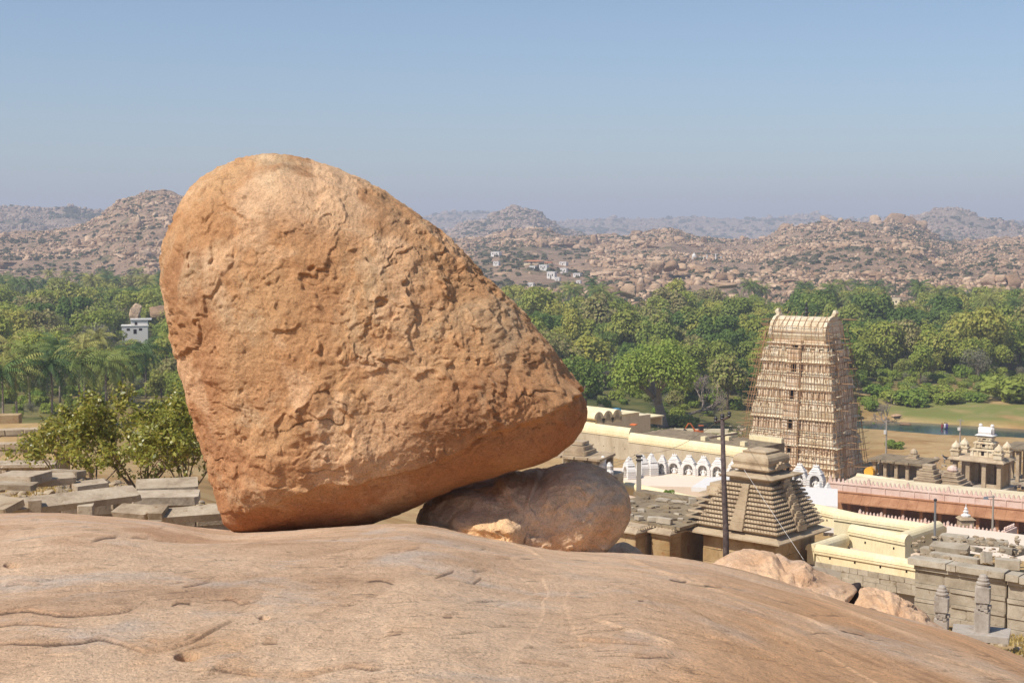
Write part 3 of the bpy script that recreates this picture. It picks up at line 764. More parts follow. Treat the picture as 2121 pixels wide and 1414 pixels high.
    me = scatter_mesh('stones', RV_CHIP, np.stack([bx[k2], bd[k2], bz[k2] + .25 * s2], -1), sc2, np.stack([r.normal(0, .2, len(k2)), r.normal(0, .2, len(k2)), r.uniform(0, 6.28, len(k2))], -1), r.random(len(k2)), M_ROCKS if mat is M_HILL else M_ROCKSF)
    tag(link('stones', me, M_ROCKS if mat is M_HILL else M_ROCKSF, ho), kind='stuff')
    HILLS.append((ho, pos, scl, ang, r.random(len(k)), size / bd[k] * F))
    # scrub
    m = nsh * 4
    bp = r.uniform(rd[0, 0], rd[-1, 0], m); bs = r.random(m) ** 1.15 * 0.98
    bx, bd, bz = zfun(bp, bs)
    w = fbm(np.stack([bx, bd, 0 * bx], -1), 1 / (60.0 * Dr / 1300), 3, seed + 60)
    k = np.where(r.random(m) < sstep(-0.7, 0.5, w))[0][:nsh]
    sz = r.uniform(shr[0], shr[1], len(k)) ** 1.0
    pos = np.stack([bx[k], bd[k], bz[k] + 0.1 * sz], -1)
    ang = np.stack([0 * sz, 0 * sz, r.uniform(0, 6.28, len(k))], -1)
    me = scatter_mesh('scrub', SHRUBS, pos, np.stack([sz, sz, sz * 0.8], -1), ang, r.random(len(k)), M_SHRUB)
    tag(link('scrub', me, M_SHRUB, ho), kind='stuff')
    return zfun
Z_L = hill('rocky_hill', [(-260, 500), (-80, 478), (0, 476), (110, 470), (190, 452), (215, 436), (245, 412), (290, 396), (340, 390), (400, 398), (470, 410), (600, 440), (760, 475), (900, 520)],
           830, 1330, -36, 501, 3600, .75, 4.2, 2000, M_HILL, slabs=0.4, rough=0.07)
Z_M = hill('rocky_plateau', [(700, 500), (880, 484), (945, 490), (1010, 484), (1050, 474), (1100, 468), (1180, 482), (1290, 480), (1390, 466), (1420, 476), (1500, 490), (1570, 492), (1610, 474), (1650, 462), (1700, 457),
                            (1765, 452), (1800, 456), (1840, 458), (1890, 462), (1925, 474), (1945, 490), (2010, 494), (2090, 484), (2121, 486), (2260, 480), (2420, 500)],
           600, 1500, -36, 502, 7000, .75, 4.4, 5000, M_HILL, slabs=0.3, rough=0.12, pw=0.75)
Z_P = hill('rocky_peak', [(860, 492), (930, 474), (965, 458), (1010, 447), (1040, 432), (1065, 424), (1095, 428), (1120, 438), (1140, 455), (1165, 468), (1210, 480), (1260, 500)],
           1900, 2500, -40, 503, 1300, 1.8, 6, 900, M_FARHILL, rough=0.06, shr=(2, 6))
Z_Q = hill('rocky_ridge', [(1700, 490), (1790, 478), (1860, 458), (1905, 440), (1940, 430), (1975, 428), (2010, 438), (2060, 452), (2121, 464), (2260, 470), (2400, 490)],
           2100, 2700, -40, 504, 1100, 1.8, 6, 1100, M_FARHILL, rough=0.05, shr=(2.5, 7))
Z_R = hill('far_hill', [(-260, 430), (-100, 424), (0, 420), (60, 421), (95, 432), (120, 424), (150, 422), (185, 432), (210, 430), (300, 445), (420, 470)],
           1900, 2500, -40, 505, 1000, 1.8, 6, 1100, M_FARHILL, rough=0.05, shr=(2.5, 7))
Z_F = hill('distant_range', [(-500, 470), (0, 455), (500, 460), (860, 446), (930, 438), (1000, 436), (1060, 442), (1150, 458), (1200, 454), (1260, 447), (1330, 452), (1400, 446), (1440, 443), (1520, 450), (1600, 446), (1680, 442),
                            (1750, 448), (1850, 444), (1900, 448), (2000, 458), (2121, 452), (2300, 446), (2700, 470)], 3600, 4700, -45, 506, 1100, 4.0, 11, 2600, M_FARHILL, step=6, rough=0.05, shr=(4, 11))
Z_K = hill('rock_knoll', [(1180, 612), (1240, 588), (1290, 570), (1340, 562), (1400, 556), (1440, 552), (1500, 552), (1560, 566), (1620, 585), (1700, 606)], 640, 800, -35, 507, 120, 1.2, 5, 240, M_HILL, rough=0.06, pw=0.6, slabs=0.3)
# the boulders that show largest are single stones of their hill; the rest of each hill's boulder field is one mass
allp = np.concatenate([h[5] for h in HILLS]); vis_ = []
for ho, pos, scl, ang, tone, pxs in HILLS:
    qx, qy = proj(pos); ok = (qx > -20) & (qx < 2140) & ~((qx > 400) & (qx < 900)); vis_.append(ok)
thr = np.sort(np.concatenate([h[5][v] for h, v in zip(HILLS, vis_)]))[-285]
for (ho, pos, scl, ang, tone, pxs), ok in zip(HILLS, vis_):
    b = ok & (pxs >= thr)
    for i in np.where(b)[0]:
        o = bpy.data.objects.new('boulder', RV_ME[i % len(RV_ME)]); COL.objects.link(o); o.parent = ho
        o.location = pos[i]; o.scale = scl[i]; o.rotation_euler = ang[i]
    me = scatter_mesh('boulder_field', RV_SML, pos[~b], scl[~b], ang[~b], tone[~b], M_ROCKSF if ho.data.materials[0] == M_FARHILL else M_ROCKS)
    tag(link('boulder_field', me, M_ROCKSF if ho.data.materials[0] == M_FARHILL else M_ROCKS, ho), kind='stuff')
# boulders one can name
def single(px, py, D, w, h, seed, label, d=None, tilt=0.0, rz=0.0, group=None, mat=None):
    s = D / F
    o = bpy.data.objects.new('boulder', RV_ME[seed % 10]); COL.objects.link(o)
    o.location = at(px, py, D); o.scale = (w * s / 2 * 1.1, (d or w) * s / 2, h * s / 2 * 1.25); o.rotation_euler = (0, tilt, rz)
    return tag(o, label, 'boulder', group)
single(1362, 552, 770, 26, 24, 0, 'leftmost of three square granite blocks on top of the knoll')
single(1389, 552, 770, 30, 25, 1, 'middle one of three square granite blocks on top of the knoll')
single(1412, 553, 770, 22, 22, 2, 'rightmost of three square granite blocks on top of the knoll')
for px, py, w, h, sd, nm in ((1852, 468, 44, 46, 3, 'tall split granite tor, left of three on the ridge crest'), (1882, 464, 40, 42, 4, 'fluted granite tor, middle of three on the ridge crest'), (1908, 470, 32, 36, 5, 'granite tor at the right end of the three on the ridge crest'),
                             (1815, 458, 24, 26, 6, 'lone upright granite tor on the ridge crest left of three tors'), (1625, 476, 32, 32, 7, 'square granite block at the left shoulder of the boulder ridge')):
    single(px, py, 1480, w, h, sd, nm)
for px, py, w, h, sd, nm in ((2047, 582, 28, 26, 3, 'top left boulder of the pile above the palms'), (2072, 578, 26, 26, 5, 'top middle boulder of the pile above the palms'), (2096, 579, 28, 28, 8, 'top right boulder of the pile above the palms'),
                             (2044, 600, 26, 22, 1, 'lower left reddish boulder of the pile above the palms'), (2068, 599, 32, 28, 9, 'central slanting boulder of the pile above the palms'), (2095, 600, 34, 26, 6, 'lower right boulder of the pile above the palms'),
                             (2052, 618, 36, 18, 2, 'flat boulder at the left foot of the pile above the palms'), (2090, 620, 40, 18, 4, 'flat boulder at the right foot of the pile above the palms')):
    single(px, py, 720, w, h, sd, nm)
for px, py, w, h, sd, nm in ((1265, 602, 60, 22, 6, 'long reddish rock slab at the edge of the wood below the village'), (1300, 604, 34, 24, 3, 'reddish split boulder beside the long slab below the village'), (1500, 590, 60, 20, 9, 'flat ledge of rock at the right foot of the knoll')):
    single(px, py, 620, w, h, sd, nm, d=40)
single(280, 650, 415, 22, 38, 3, 'tall leaning granite boulder behind the white house', tilt=0.25)
single(326, 644, 420, 34, 26, 8, 'round granite boulder between the white house and the huge boulder')
single(174, 650, 430, 32, 16, 5, 'low rounded boulder poking out of the trees left of the white house')

# ------------------------------------------------------------------ vegetation
def quads(c, a, b):
    """leaf cards: centres, half axes -> verts, faces"""
    V = np.stack([c - a - b * 0.35, c + a * 0.2 - b, c + a, c + a * 0.1 + b], 1).reshape(-1, 3)
    return V, np.arange(len(V)).reshape(-1, 4)
def unit(v): return v / (np.linalg.norm(v, axis=-1, keepdims=True) + 1e-9)
def leaf_cloud(r, blobs, n, size, up=0.35, shell=(0.72, 1.04), narrow=0.7):
    bl = np.array(blobs); w = bl[:, 3] ** 2; k = r.choice(len(bl), n, p=w / w.sum())
    d = unit(r.normal(size=(n, 3)) + (0, 0, up))
    c = bl[k, :3] + d * (bl[k, 3] * r.uniform(shell[0], shell[1], n))[:, None]
    s = size * r.uniform(0.65, 1.25, n)
    nrm = unit(d + 0.42 * r.normal(size=(n, 3)) + (0, 0, 0.35))
    a = unit(np.cross(nrm, r.normal(size=(n, 3)))); b = np.cross(nrm, a)
    V, Fc = quads(c, a * s[:, None], b * (s * narrow)[:, None])
    tone = np.clip(0.5 + 0.22 * r.normal(size=n), 0, 1)
    return V, Fc, np.repeat(tone, 4)
def limbs(r, start, d, length, rad, depth, out, tips, spread=0.6, rise=0.15, n=2, shrink=0.72):
    pts = [Vector(start)]; d = Vector(d).normalized(); k = 4
    for i in range(k):
        d = (d + Vector(r.normal(0, 0.13, 3)) + Vector((0, 0, rise * 0.3))).normalized()
        pts.append(pts[-1] + d * length / k)
    out.append((pts, [rad * (1 - 0.38 * i / k) for i in range(k + 1)]))
    if depth == 0: tips.append(pts[-1]); tips.append(pts[-2]); return
    for j in range(n + (1 if r.random() < 0.45 else 0)):
        q = Vector(r.normal(0, 1, 3)); q = (q - d * q.dot(d)).normalized()
        nd = (d + q * spread * r.uniform(0.6, 1.3) + Vector((0, 0, rise))).normalized()
        limbs(r, pts[-1] if j < 2 else pts[-2], nd, length * shrink * r.uniform(0.8, 1.15), rad * 0.6, depth - 1, out, tips, spread, rise, n, shrink)
def limb_mesh(name, out, n=5):
    mb = MB()
    for p, rd in out: mb.tube(p, rd, n)
    return mb.mesh(name, True)
M_BARK = stone('bark', [(96, 80, 64), (128, 108, 88), (150, 132, 112)], 3, 0.6)
M_GREYBARK = stone('grey_bark', [(128, 112, 100), (152, 136, 122), (172, 158, 144)], 3, 0.6)
M_LEAF = leaf_mat('green_leaves', [(92, 116, 48), (122, 140, 56), (172, 172, 76), (136, 152, 60), (188, 178, 88), (146, 156, 68), (168, 152, 104), (128, 144, 64)])
M_DARKL = leaf_mat('dark_leaves', [(80, 106, 48), (112, 134, 56), (94, 118, 52), (140, 152, 66), (156, 158, 76)])
M_BUSHL = leaf_mat('bush_leaves', [(112, 142, 56), (142, 160, 64), (158, 164, 72), (126, 150, 60), (172, 160, 102)])
M_GREYL = leaf_mat('grey_leaves', [(112, 112, 88), (134, 130, 106), (150, 144, 120)])
M_PALM = leaf_mat('palm_fronds', [(60, 84, 42), (86, 108, 48), (128, 134, 60), (176, 164, 90)], trans=0.12)
KINDS = {}
def make_kind(name, seed, crown, h, blobs_n, n, size, mat, trunk_r=0.2, flat=0.75, shell=(0.72, 1.04), narrow=0.7, cz=0.62, bark=None):
    r = np.random.default_rng(seed)
    cr = crown; bl = []
    for i in range(blobs_n):
        d = unit(r.normal(size=3)); rr = r.random() ** 0.45
        p = d * rr * cr * np.array((0.78, 0.78, 0.78 * flat)); bl.append((p[0], p[1], h * cz + p[2], cr * r.uniform(0.26, 0.46)))
    V, Fc, tone = leaf_cloud(r, bl, n, size, shell=shell, narrow=narrow)
    cm = mesh_np(name + '_crown', V, Fc, False, {'tone': tone}); cm.materials.append(mat)
    mb = MB(); top = h * cz
    mb.tube([(0, 0, -0.6), (0.1, 0, top * 0.3), (0.15, 0.1, top * 0.6), (0.05, 0.1, top)], [trunk_r * 1.3, trunk_r, trunk_r * 0.8, trunk_r * 0.4], 6)
    for i in range(5):
        b = bl[i % len(bl)]
        mb.tube([(0.1, 0, top * r.uniform(0.35, 0.7)), (b[0] * 0.5, b[1] * 0.5, (top * 0.6 + b[2]) / 2), b[:3]], [trunk_r * 0.55, trunk_r * 0.35, trunk_r * 0.12], 5)
    tm = mb.mesh(name + '_trunk', True); tm.materials.append(bark or M_BARK)
    KINDS[name] = (tm, cm, h)
    return KINDS[name]
for i in range(3): make_kind('round%d' % i, 700 + i, 3.9 + 0.4 * i, 8.2, 16, 2300, 0.30, M_LEAF)
for i in range(2): make_kind('dense%d' % i, 710 + i, 4.0, 8.6, 18, 2500, 0.30, M_DARKL, flat=0.85)
make_kind('oval', 720, 3.0, 9.5, 16, 1900, 0.28, M_LEAF, flat=1.35, cz=0.6)
make_kind('spread', 721, 5.2, 8.6, 18, 2400, 0.28, M_LEAF, flat=0.45, cz=0.74)
make_kind('airy', 722, 3.8, 8.0, 14, 1100, 0.27, M_LEAF, flat=0.8)
make_kind('grey', 723, 3.8, 7.4, 16, 1500, 0.24, M_GREYL, flat=0.75, narrow=0.3, bark=M_GREYBARK)
for i in range(2): make_kind('bush%d' % i, 730 + i, 2.6, 3.0, 13, 1500, 0.24, M_BUSHL, flat=0.62, cz=0.42, trunk_r=0.1)
def palm_meshes(seed, nf=24, fl=3.4, nl=14):
    r = np.random.default_rng(seed); C, A, B, T = [], [], [], []
    for i in range(nf):
        az = 2.4 * i + r.normal(0, 0.15); el = 1.15 - 1.75 * (i / nf) + r.normal(0, 0.1); L = fl * r.uniform(0.85, 1.1)
        p = np.zeros(3); e = el; tone = np.clip(0.75 - 0.55 * (i / nf) + r.normal(0, 0.12), 0, 1)
        if i > nf - 4: tone = 1.0
        hd = np.array((math.cos(az), math.sin(az), 0)); side = np.array((-math.sin(az), math.cos(az), 0))
        for k in range(nl):
            d = hd * math.cos(e) + np.array((0, 0, math.sin(e))); q = p + d * L / nl
            wl = 0.62 * math.sin(math.pi * min(1, (k + 1.6) / (nl + 1.5))) ** 0.7
            C.append((p + q) / 2); A.append(d * L / nl * 0.5); B.append(side * 0.03); T.append(tone)
            for sd in (-1, 1):
                ld = side * sd * 0.75 + d * 0.45 + np.array((0, 0, -0.45 - 0.25 * r.random())); ld /= np.linalg.norm(ld)
                C.append(p + ld * wl * 0.5); A.append(ld * wl * 0.5); B.append(d * L / nl * 0.33); T.append(np.clip(tone + r.normal(0, 0.1), 0, 1))
            p = q; e -= 0.105 + 0.02 * k / nl
    V, Fc = quads(np.array(C), np.array(A), np.array(B))
    V = np.array(C)[:, None, :] + np.stack([-np.array(A) - np.array(B), -np.array(A) + np.array(B), np.array(A) + np.array(B) * 0.4, np.array(A) - np.array(B) * 0.4], 1)
    me = mesh_np('palm_crown', V.reshape(-1, 3), Fc, False, {'tone': np.repeat(T, 4)}); me.materials.append(M_PALM)
    return me
PALMC = [palm_meshes(800 + i) for i in range(5)]
mb = MB(); mb.tube([(0, 0, -0.1), (0.012, 0, 0.25), (0.03, 0.01, 0.6), (0.0, 0.0, 1.0)], [0.030, 0.022, 0.019, 0.017], 7)
PALMT = mb.mesh('palm_trunk', True); PALMT.materials.append(M_GREYBARK)
def palm(px, py, D, label, group, rpx=None, i=0):
    c = at(px, py, D); g = gz(c.x, c.y); h = max(4.0, c.z - g)
    t = thing('palm_tree', label, 'palm tree', (c.x, c.y, g), rnd.uniform(0, 6.28), group)
    tr = link('trunk', PALMT, None, t); tr.scale = (h * 0.9, h * 0.9, h) if h < 11 else (10, 10, h)
    cr = link('crown', PALMC[i % 5], None, t, (0, 0, h)); s = (rpx * D / F / (2.1 if D < 300 else 2.5)) if rpx else 1.0; cr.scale = (s, s, s); cr.rotation_euler = (0, 0, rnd.uniform(0, 6))
    return t
for i, (px, py, D, rp, lab) in enumerate((
    (34, 765, 196, 52, 'large coconut palm leaning over the ruin, second from the picture edge'), (104, 758, 198, 48, 'coconut palm with pale hanging fronds in the middle of the near row'),
    (166, 752, 200, 54, 'tallest coconut palm of the near row, by the shrub'), (3, 772, 192, 46, 'coconut palm cut by the left picture edge'),
    (60, 733, 222, 42, 'coconut palm rising behind the first near pair'), (121, 716, 236, 40, 'coconut palm behind the middle of the near row'),
    (172, 720, 232, 40, 'coconut palm just behind the tallest near palm'), (219, 752, 214, 44, 'coconut palm right of the tallest near palm'),
    (250, 748, 222, 40, 'short coconut palm above the leafy shrub'), (276, 737, 236, 40, 'coconut palm over the shrub close to the huge boulder'),
    (300, 722, 250, 38, 'coconut palm whose fronds touch the huge boulder edge'), (95, 698, 270, 36, 'small dark coconut palm above the near row'),
    (205, 700, 274, 34, 'coconut palm above the right end of the near row'), (20, 715, 258, 38, 'dark coconut palm at the left picture edge above the near row'))):
    palm(px, py, D, lab, None, rp, i)
r3 = np.random.default_rng(31)
PXL = np.sort(r3.uniform(-10, 335, 34)); PXR = np.sort(np.concatenate([r3.uniform(1075, 1330, 9), r3.uniform(1530, 2130, 37)]))
def nth0(n): return '%d%s' % (n, {1: 'st', 2: 'nd', 3: 'rd'}.get(n % 10 if n // 10 != 1 else 0, 'th'))
for i in range(34):
    px = PXL[i]; D = r3.uniform(520, 700); c = at(px, 0, D); g = gz(c.x, D)
    py = float(ytan((g + r3.uniform(9, 14)) / D)); palm(px, py, D, 'distant coconut palm at the foot of the left rocky hill, %s from the left' % nth0(i + 1), 'palms at the foot of the left hill', 20 * 620 / D * r3.uniform(0.9, 1.2), i)
for i in range(46):
    px = PXR[i]; D = r3.uniform(430, 560); c = at(px, 0, D); g = gz(c.x, D)
    py = float(ytan((g + r3.uniform(10, 14)) / D)); palm(px, py, D, 'distant coconut palm in the wood behind the temple, %s from the left' % nth0(i + 1), 'palms along the top of the wood', 19 * 600 / D * r3.uniform(0.85, 1.15), i)
def tree(kind, x, y, s, label, group, name='broadleaf_tree', sz=None, cat='tree'):
    tm, cm, h = KINDS[kind]
    t = thing(name, label, cat, (x, y, gz(x, y)), rnd.uniform(0, 6.28), group)
    t.scale = (s, s, (sz or s))
    link('trunk', tm, None, t); link('crown', cm, None, t)
    return t
def tree_px(kind, px, ytop, ybase, label, name='broadleaf_tree', wide=1.0, D=None, cat='tree'):
    """a tree whose foot and top show at the given photo rows"""
    if D is None:
        D = 250.0
        for _ in range(30):
            x = (px - CX) / F * D; D = 0.5 * D + 0.5 * min(900, gz(x, D) / tany(ybase))
    x = (px - CX) / F * D; g = gz(x, D); h = D * tany(ytop) - g
    tm, cm, hh = KINDS[kind]; s = h / (hh * 1.02)
    return tree(kind, x, D, s * wide, label, None, name, s, cat)
# individually recognisable trees and bushes
tree_px('oval', 1188, 632, 760, 'slim bright green tree standing up out of the wood', wide=0.75)
tree_px('airy', 1215, 735, 850, 'green tree right beside the edge of the huge boulder')
tree_px('round1', 1160, 690, 800, 'olive tree half hidden by the sloping flank of the boulder')
tree_px('spread', 1580, 720, 800, 'yellowish tree left of the scaffolded gateway tower')
tree_px('round0', 1300, 640, 745, 'broad olive tree high in the wood above the acacia')
tree_px('bush0', 1985, 722, 765, 'rounded yellow-green bush in front of the dark shade of the wood', 'bush', cat='bush')
tree_px('grey', 2030, 715, 790, 'pale thin tree with bare trunk at the edge of the wood')
for px, yt, yb, lab in ((2100, 770, 832, 'big bright green bush at the right end of the meadow'), (1975, 805, 835, 'rounded green bush behind the meadow, near its middle'), (1890, 800, 838, 'bright green bush at the left end of the meadow'),
                        (1930, 790, 826, 'green bush above the left part of the meadow'), (2030, 808, 832, 'low green bush behind the meadow beside the rock'), (1820, 792, 822, 'green bush just right of the gateway tower'), (1860, 800, 832, 'low green bush right of the tower, above the bare tree')):
    tree_px('bush%d' % (px % 2), px, yt, yb, lab, 'bush', wide=1.5, cat='bush')
tree_px('bush1', 1857, 908, 928, 'dark green bush on the dry river bank', 'bush', wide=1.6, cat='bush')
tree_px('bush0', 1310, 850, 876, 'green bush beside the acacia trunk', 'bush', wide=1.2, cat='bush')
tree_px('bush0', 1420, 852, 884, 'bright green bush behind the leaning trunk of the acacia', 'bush', wide=1.5, cat='bush')
# the wood: positions on both sides of the boulder
def wood_points(seed, u0, u1, d0, d1, sp, keep):
    r = np.random.default_rng(seed); pts = []
    D = d0
    while D < d1:
        nx = int((u1 - u0) * D / sp) + 1
        for i in range(nx):
            x = (u0 + (u1 - u0) * (i + r.random()) / nx) * D; y = D + r.uniform(-0.5, 0.5) * sp
            if keep(x, y, r): pts.append((x, y))
        D += sp * 0.9
    return pts
def keep_r(x, y, r):
    px = CX + F * x / y
    if px < 1480: lo = 268 + 0 * px
    elif px < 1800: lo = 285
    else: lo = 318
    if px < 1330 and y < 330: lo = 285
    if 1225 < px < 1262 and 300 < y < 345: return False      # trodden clearing with a hut
    if y > 505 + 75 * float(noise(np.array([[x, 0, 0.]]), 1 / 26.0, 78)[0]) + 14 * r.normal(): return False
    return y > lo + 8 * r.normal()
def keep_l(x, y, r):
    px = CX + F * x / y
    if 240 < px < 325 and 318 < y < 428: return False         # yard in front of the white house
    if y > 540 and (15 < px < 95 or 138 < px < 195): return False   # green fields
    return px < 470
W1 = wood_points(41, 0.0, 0.42, 262, 560, 7.6, keep_r); W2 = wood_points(42, -0.40, -0.19, 232, 690, 8.0, keep_l)
r4 = np.random.default_rng(43)
W3 = wood_points(47, -0.19, 0.0, 262, 560, 9.0, lambda x, y, r: CX + F * x / y >= 470)
KN = list(KINDS); cand = []
for side, W in ((0, W2), (1, W1), (1, W3)):
    for x, y in W:
        q = r4.random(); nzv = float(noise(np.array([[x, y, 3.0]]), 1 / 38.0, 77)[0])
        if nzv > 0.25: kd = ['dense0', 'dense1', 'round0'][int(q * 3)]
        elif nzv < -0.3: kd = ['grey', 'airy', 'spread', 'bush0'][int(q * 4)]
        else: kd = ['round0', 'round1', 'round2', 'spread', 'oval', 'airy', 'bush0', 'bush1'][int(q * 8)]
        s = (0.5 + 0.85 * r4.random() ** 1.3) * (0.85 if y < 330 else 1.0) * (1.12 if r4.random() < 0.8 else 1.35)
        if side == 1 and y < 330 and x / y > 0.25: kd = ['bush0', 'bush1', 'round0'][int(q * 3)]; s *= 0.8
        if side == 0 and y < 300: s *= 0.8
        cand.append((y / s, x, y, s, kd, side))
r5 = np.random.default_rng(44)
UNDER = []
for side, W in ((0, wood_points(45, -0.40, -0.19, 205, 380, 6.5, lambda x, y, r: keep_l(x, y, r) and r.random() < 0.55)), (1, wood_points(46, 0.02, 0.42, 262, 420, 5.0, lambda x, y, r: keep_r(x, y + 10, r)))):
    for x, y in W: UNDER.append((0, x, y, r5.uniform(0.35, 0.8), ['bush0', 'bush1', 'grey', 'bush1'][int(r5.random() * 4)], side))
cand.sort()
def seen(x, y): 
    px = CX + F * x / y; return (-15 < px < 345) or (1140 < px < 2140)
NEAR = [c for c in cand if seen(c[1], c[2])][:250]
near_set = set((c[1], c[2]) for c in NEAR)
def nth(n):
    w = ['first', 'second', 'third', 'fourth', 'fifth', 'sixth', 'seventh', 'eighth', 'ninth', 'tenth', 'eleventh', 'twelfth']
    return w[n - 1] if n <= 12 else '%d%s' % (n, {1: 'st', 2: 'nd', 3: 'rd'}.get(n % 10 if n // 10 != 1 else 0, 'th'))
BANDS = [(60, 'at the left picture edge'), (130, 'behind the left near palms'), (200, 'behind the tallest near palms'), (270, 'left of the white house'), (400, 'beside the white house'), (1290, 'between boulder and acacia'), (1400, 'behind the acacia'),
         (1500, 'right of the acacia'), (1620, 'left of the gateway tower'), (1760, 'behind the gateway tower'), (1850, 'right of the gateway tower'), (1940, 'above the meadow left end'), (2040, 'above the meadow middle'), (9999, 'above the meadow right end')]
def where_is(px): return next(w for lim, w in BANDS if px < lim)
DESC = {'round': 'olive green round-crowned tree', 'dense': 'dark green dense tree', 'oval': 'tall oval green tree', 'spread': 'flat-topped spreading green tree', 'airy': 'loose thin-leaved green tree', 'grey': 'grey half-bare tree', 'bush': 'low green bush'}
CELL = {}
for _, x, y, s, kd, side in NEAR:
    st = kd.rstrip('0123456789'); px = CX + F * x / y
    CELL.setdefault((st, where_is(px), side), []).append((px, x, y, s, kd))
for (st, wh, side), L_ in CELL.items():
    for k, (px, x, y, s, kd) in enumerate(sorted(L_)):
        lab = DESC[st] + ' in the wood ' + wh + ('' if len(L_) == 1 else ', %s from the left' % nth(k + 1))
        tree(kd, x, y, s, lab, ('%s trees behind the temple' if side else '%s trees left of the boulder') % st, 'bush' if st == 'bush' else 'broadleaf_tree', s * r4.uniform(0.85, 1.15), 'bush' if st == 'bush' else 'tree')
def gn_wood(pts):
    src = bpy.data.collections.new('tree_kinds'); names = sorted(KINDS)
    for nm in names:
        tm, cm, h = KINDS[nm]
        V = np.empty(len(cm.vertices) * 3, np.float32); cm.vertices.foreach_get('co', V)
        tn = np.empty(len(cm.vertices), np.float32); cm.attributes['tone'].data.foreach_get('value', tn)
        me = mesh_np('kind_' + nm, V.reshape(-1, 3), np.arange(len(V) // 3).reshape(-1, 4), False, {'tone': tn}); me.materials.append(cm.materials[0])
        src.objects.link(bpy.data.objects.new('kind_' + nm, me))
    n = len(pts); me = bpy.data.meshes.new('wood'); me.vertices.add(n)
    co = np.array([(x, y, gz(x, y)) for _, x, y, s, kd, side in pts], np.float32); me.vertices.foreach_set('co', co.ravel())
    for an, ty, va in (('size', 'FLOAT', [c[3] for c in pts]), ('turn', 'FLOAT', [rnd.uniform(0, 6.28) for c in pts]), ('pick', 'INT', [names.index(c[4]) for c in pts])):
        a = me.attributes.new(an, ty, 'POINT'); a.data.foreach_set('value', va)
    ob = link('wood', me)
    ng = bpy.data.node_groups.new('plant_wood', 'GeometryNodeTree')
    ng.interface.new_socket('Geometry', in_out='INPUT', socket_type='NodeSocketGeometry'); ng.interface.new_socket('Geometry', in_out='OUTPUT', socket_type='NodeSocketGeometry')
    N, L = ng.nodes, ng.links
    gi, go = N.new('NodeGroupInput'), N.new('NodeGroupOutput'); ip = N.new('GeometryNodeInstanceOnPoints'); ci = N.new('GeometryNodeCollectionInfo')
    ci.inputs['Collection'].default_value = src; ci.inputs['Separate Children'].default_value = True; ci.inputs['Reset Children'].default_value = True
    def na(nm, ty):
        q = N.new('GeometryNodeInputNamedAttribute'); q.data_type = ty; q.inputs['Name'].default_value = nm; return q.outputs['Attribute']
    cx_ = N.new('ShaderNodeCombineXYZ'); er = N.new('FunctionNodeEulerToRotation')
    L.new(na('turn', 'FLOAT'), cx_.inputs[2]); L.new(cx_.outputs[0], er.inputs[0])
    L.new(gi.outputs[0], ip.inputs['Points']); L.new(ci.outputs[0], ip.inputs['Instance']); ip.inputs['Pick Instance'].default_value = True
    L.new(na('pick', 'INT'), ip.inputs['Instance Index']); L.new(er.outputs[0], ip.inputs['Rotation']); L.new(na('size', 'FLOAT'), ip.inputs['Scale']); L.new(ip.outputs[0], go.inputs[0])
    ob.modifiers.new('plant', 'NODES').node_group = ng
    return tag(ob, 'far green mass of trees filling the valley below the hills', 'wood', kind='stuff')
gn_wood([c for c in cand if (c[1], c[2]) not in near_set] + [(a, b, c, e * 0.55 if k == 'grey' else e, k, f) for a, b, c, e, k, f in UNDER])
# the big acacia, bare trees
def grown(name, label, px, ybase, ytop, seed, trunk_r, first, depth, spread, rise, leaves, lsize, mat, bark, lean=(0, 0, 1), D=None, n=2, shrink=0.72, limbn=5, tipr=0.9):
    r = np.random.default_rng(seed); out, tips = [], []
    limbs(r, (0, 0, -0.3), lean, first, trunk_r, depth, out, tips, spread, rise, n, shrink)
    zt = max(t.z for t in tips)
    if D is None:
        D = 250.0
        for _ in range(30):
            x = (px - CX) / F * D; D = 0.5 * D + 0.5 * min(900, gz(x, D) / tany(ybase))
    x = (px - CX) / F * D; g = gz(x, D); h = D * tany(ytop) - g; s = h / (zt + tipr * 0.6)
    t = thing(name, label, 'tree', (x, D, g), 0); t.scale = (s, s, s)
    link('trunk', limb_mesh('trunk', out, limbn), bark, t)
    if leaves:
        bl = [(p.x, p.y, p.z, tipr * r.uniform(0.7, 1.3)) for p in tips]
        V, Fc, tone = leaf_cloud(r, bl, leaves, lsize, shell=(0.3, 1.0))
        me = mesh_np('crown', V, Fc, False, {'tone': tone}); link('crown', me, mat, t)
    return t
M_ACAC = leaf_mat('acacia_leaves', [(130, 152, 60), (148, 164, 68), (166, 172, 80)], False)
grown('acacia_tree', 'large spreading acacia with forked trunk behind the yellow roofs', 1376, 884, 702, 905, 0.62, 3.4, 4, 0.75, 0.10, 15000, 0.15, M_ACAC, M_GREYBARK, n=3, shrink=0.74, tipr=1.35)
grown('bare_tree', 'leaning bare grey tree right of the acacia', 1410, 878, 775, 911, 0.35, 3.0, 5, 0.62, 0.12, 0, 0, None, M_GREYBARK, lean=(0.65, 0.1, 0.7), n=2, shrink=0.78)
grown('bare_tree', 'leafless grey tree on the river bank behind the lamp post', 1840, 888, 818, 917, 0.22, 2.0, 5, 0.7, 0.10, 0, 0, None, M_GREYBARK, n=3, shrink=0.74)
grown('bare_tree', 'pale leafless tree in front of the wood, left of the tower', 1458, 852, 765, 919, 0.2, 2.0, 5, 0.6, 0.14, 0, 0, None, M_GREYBARK, n=3, shrink=0.74)
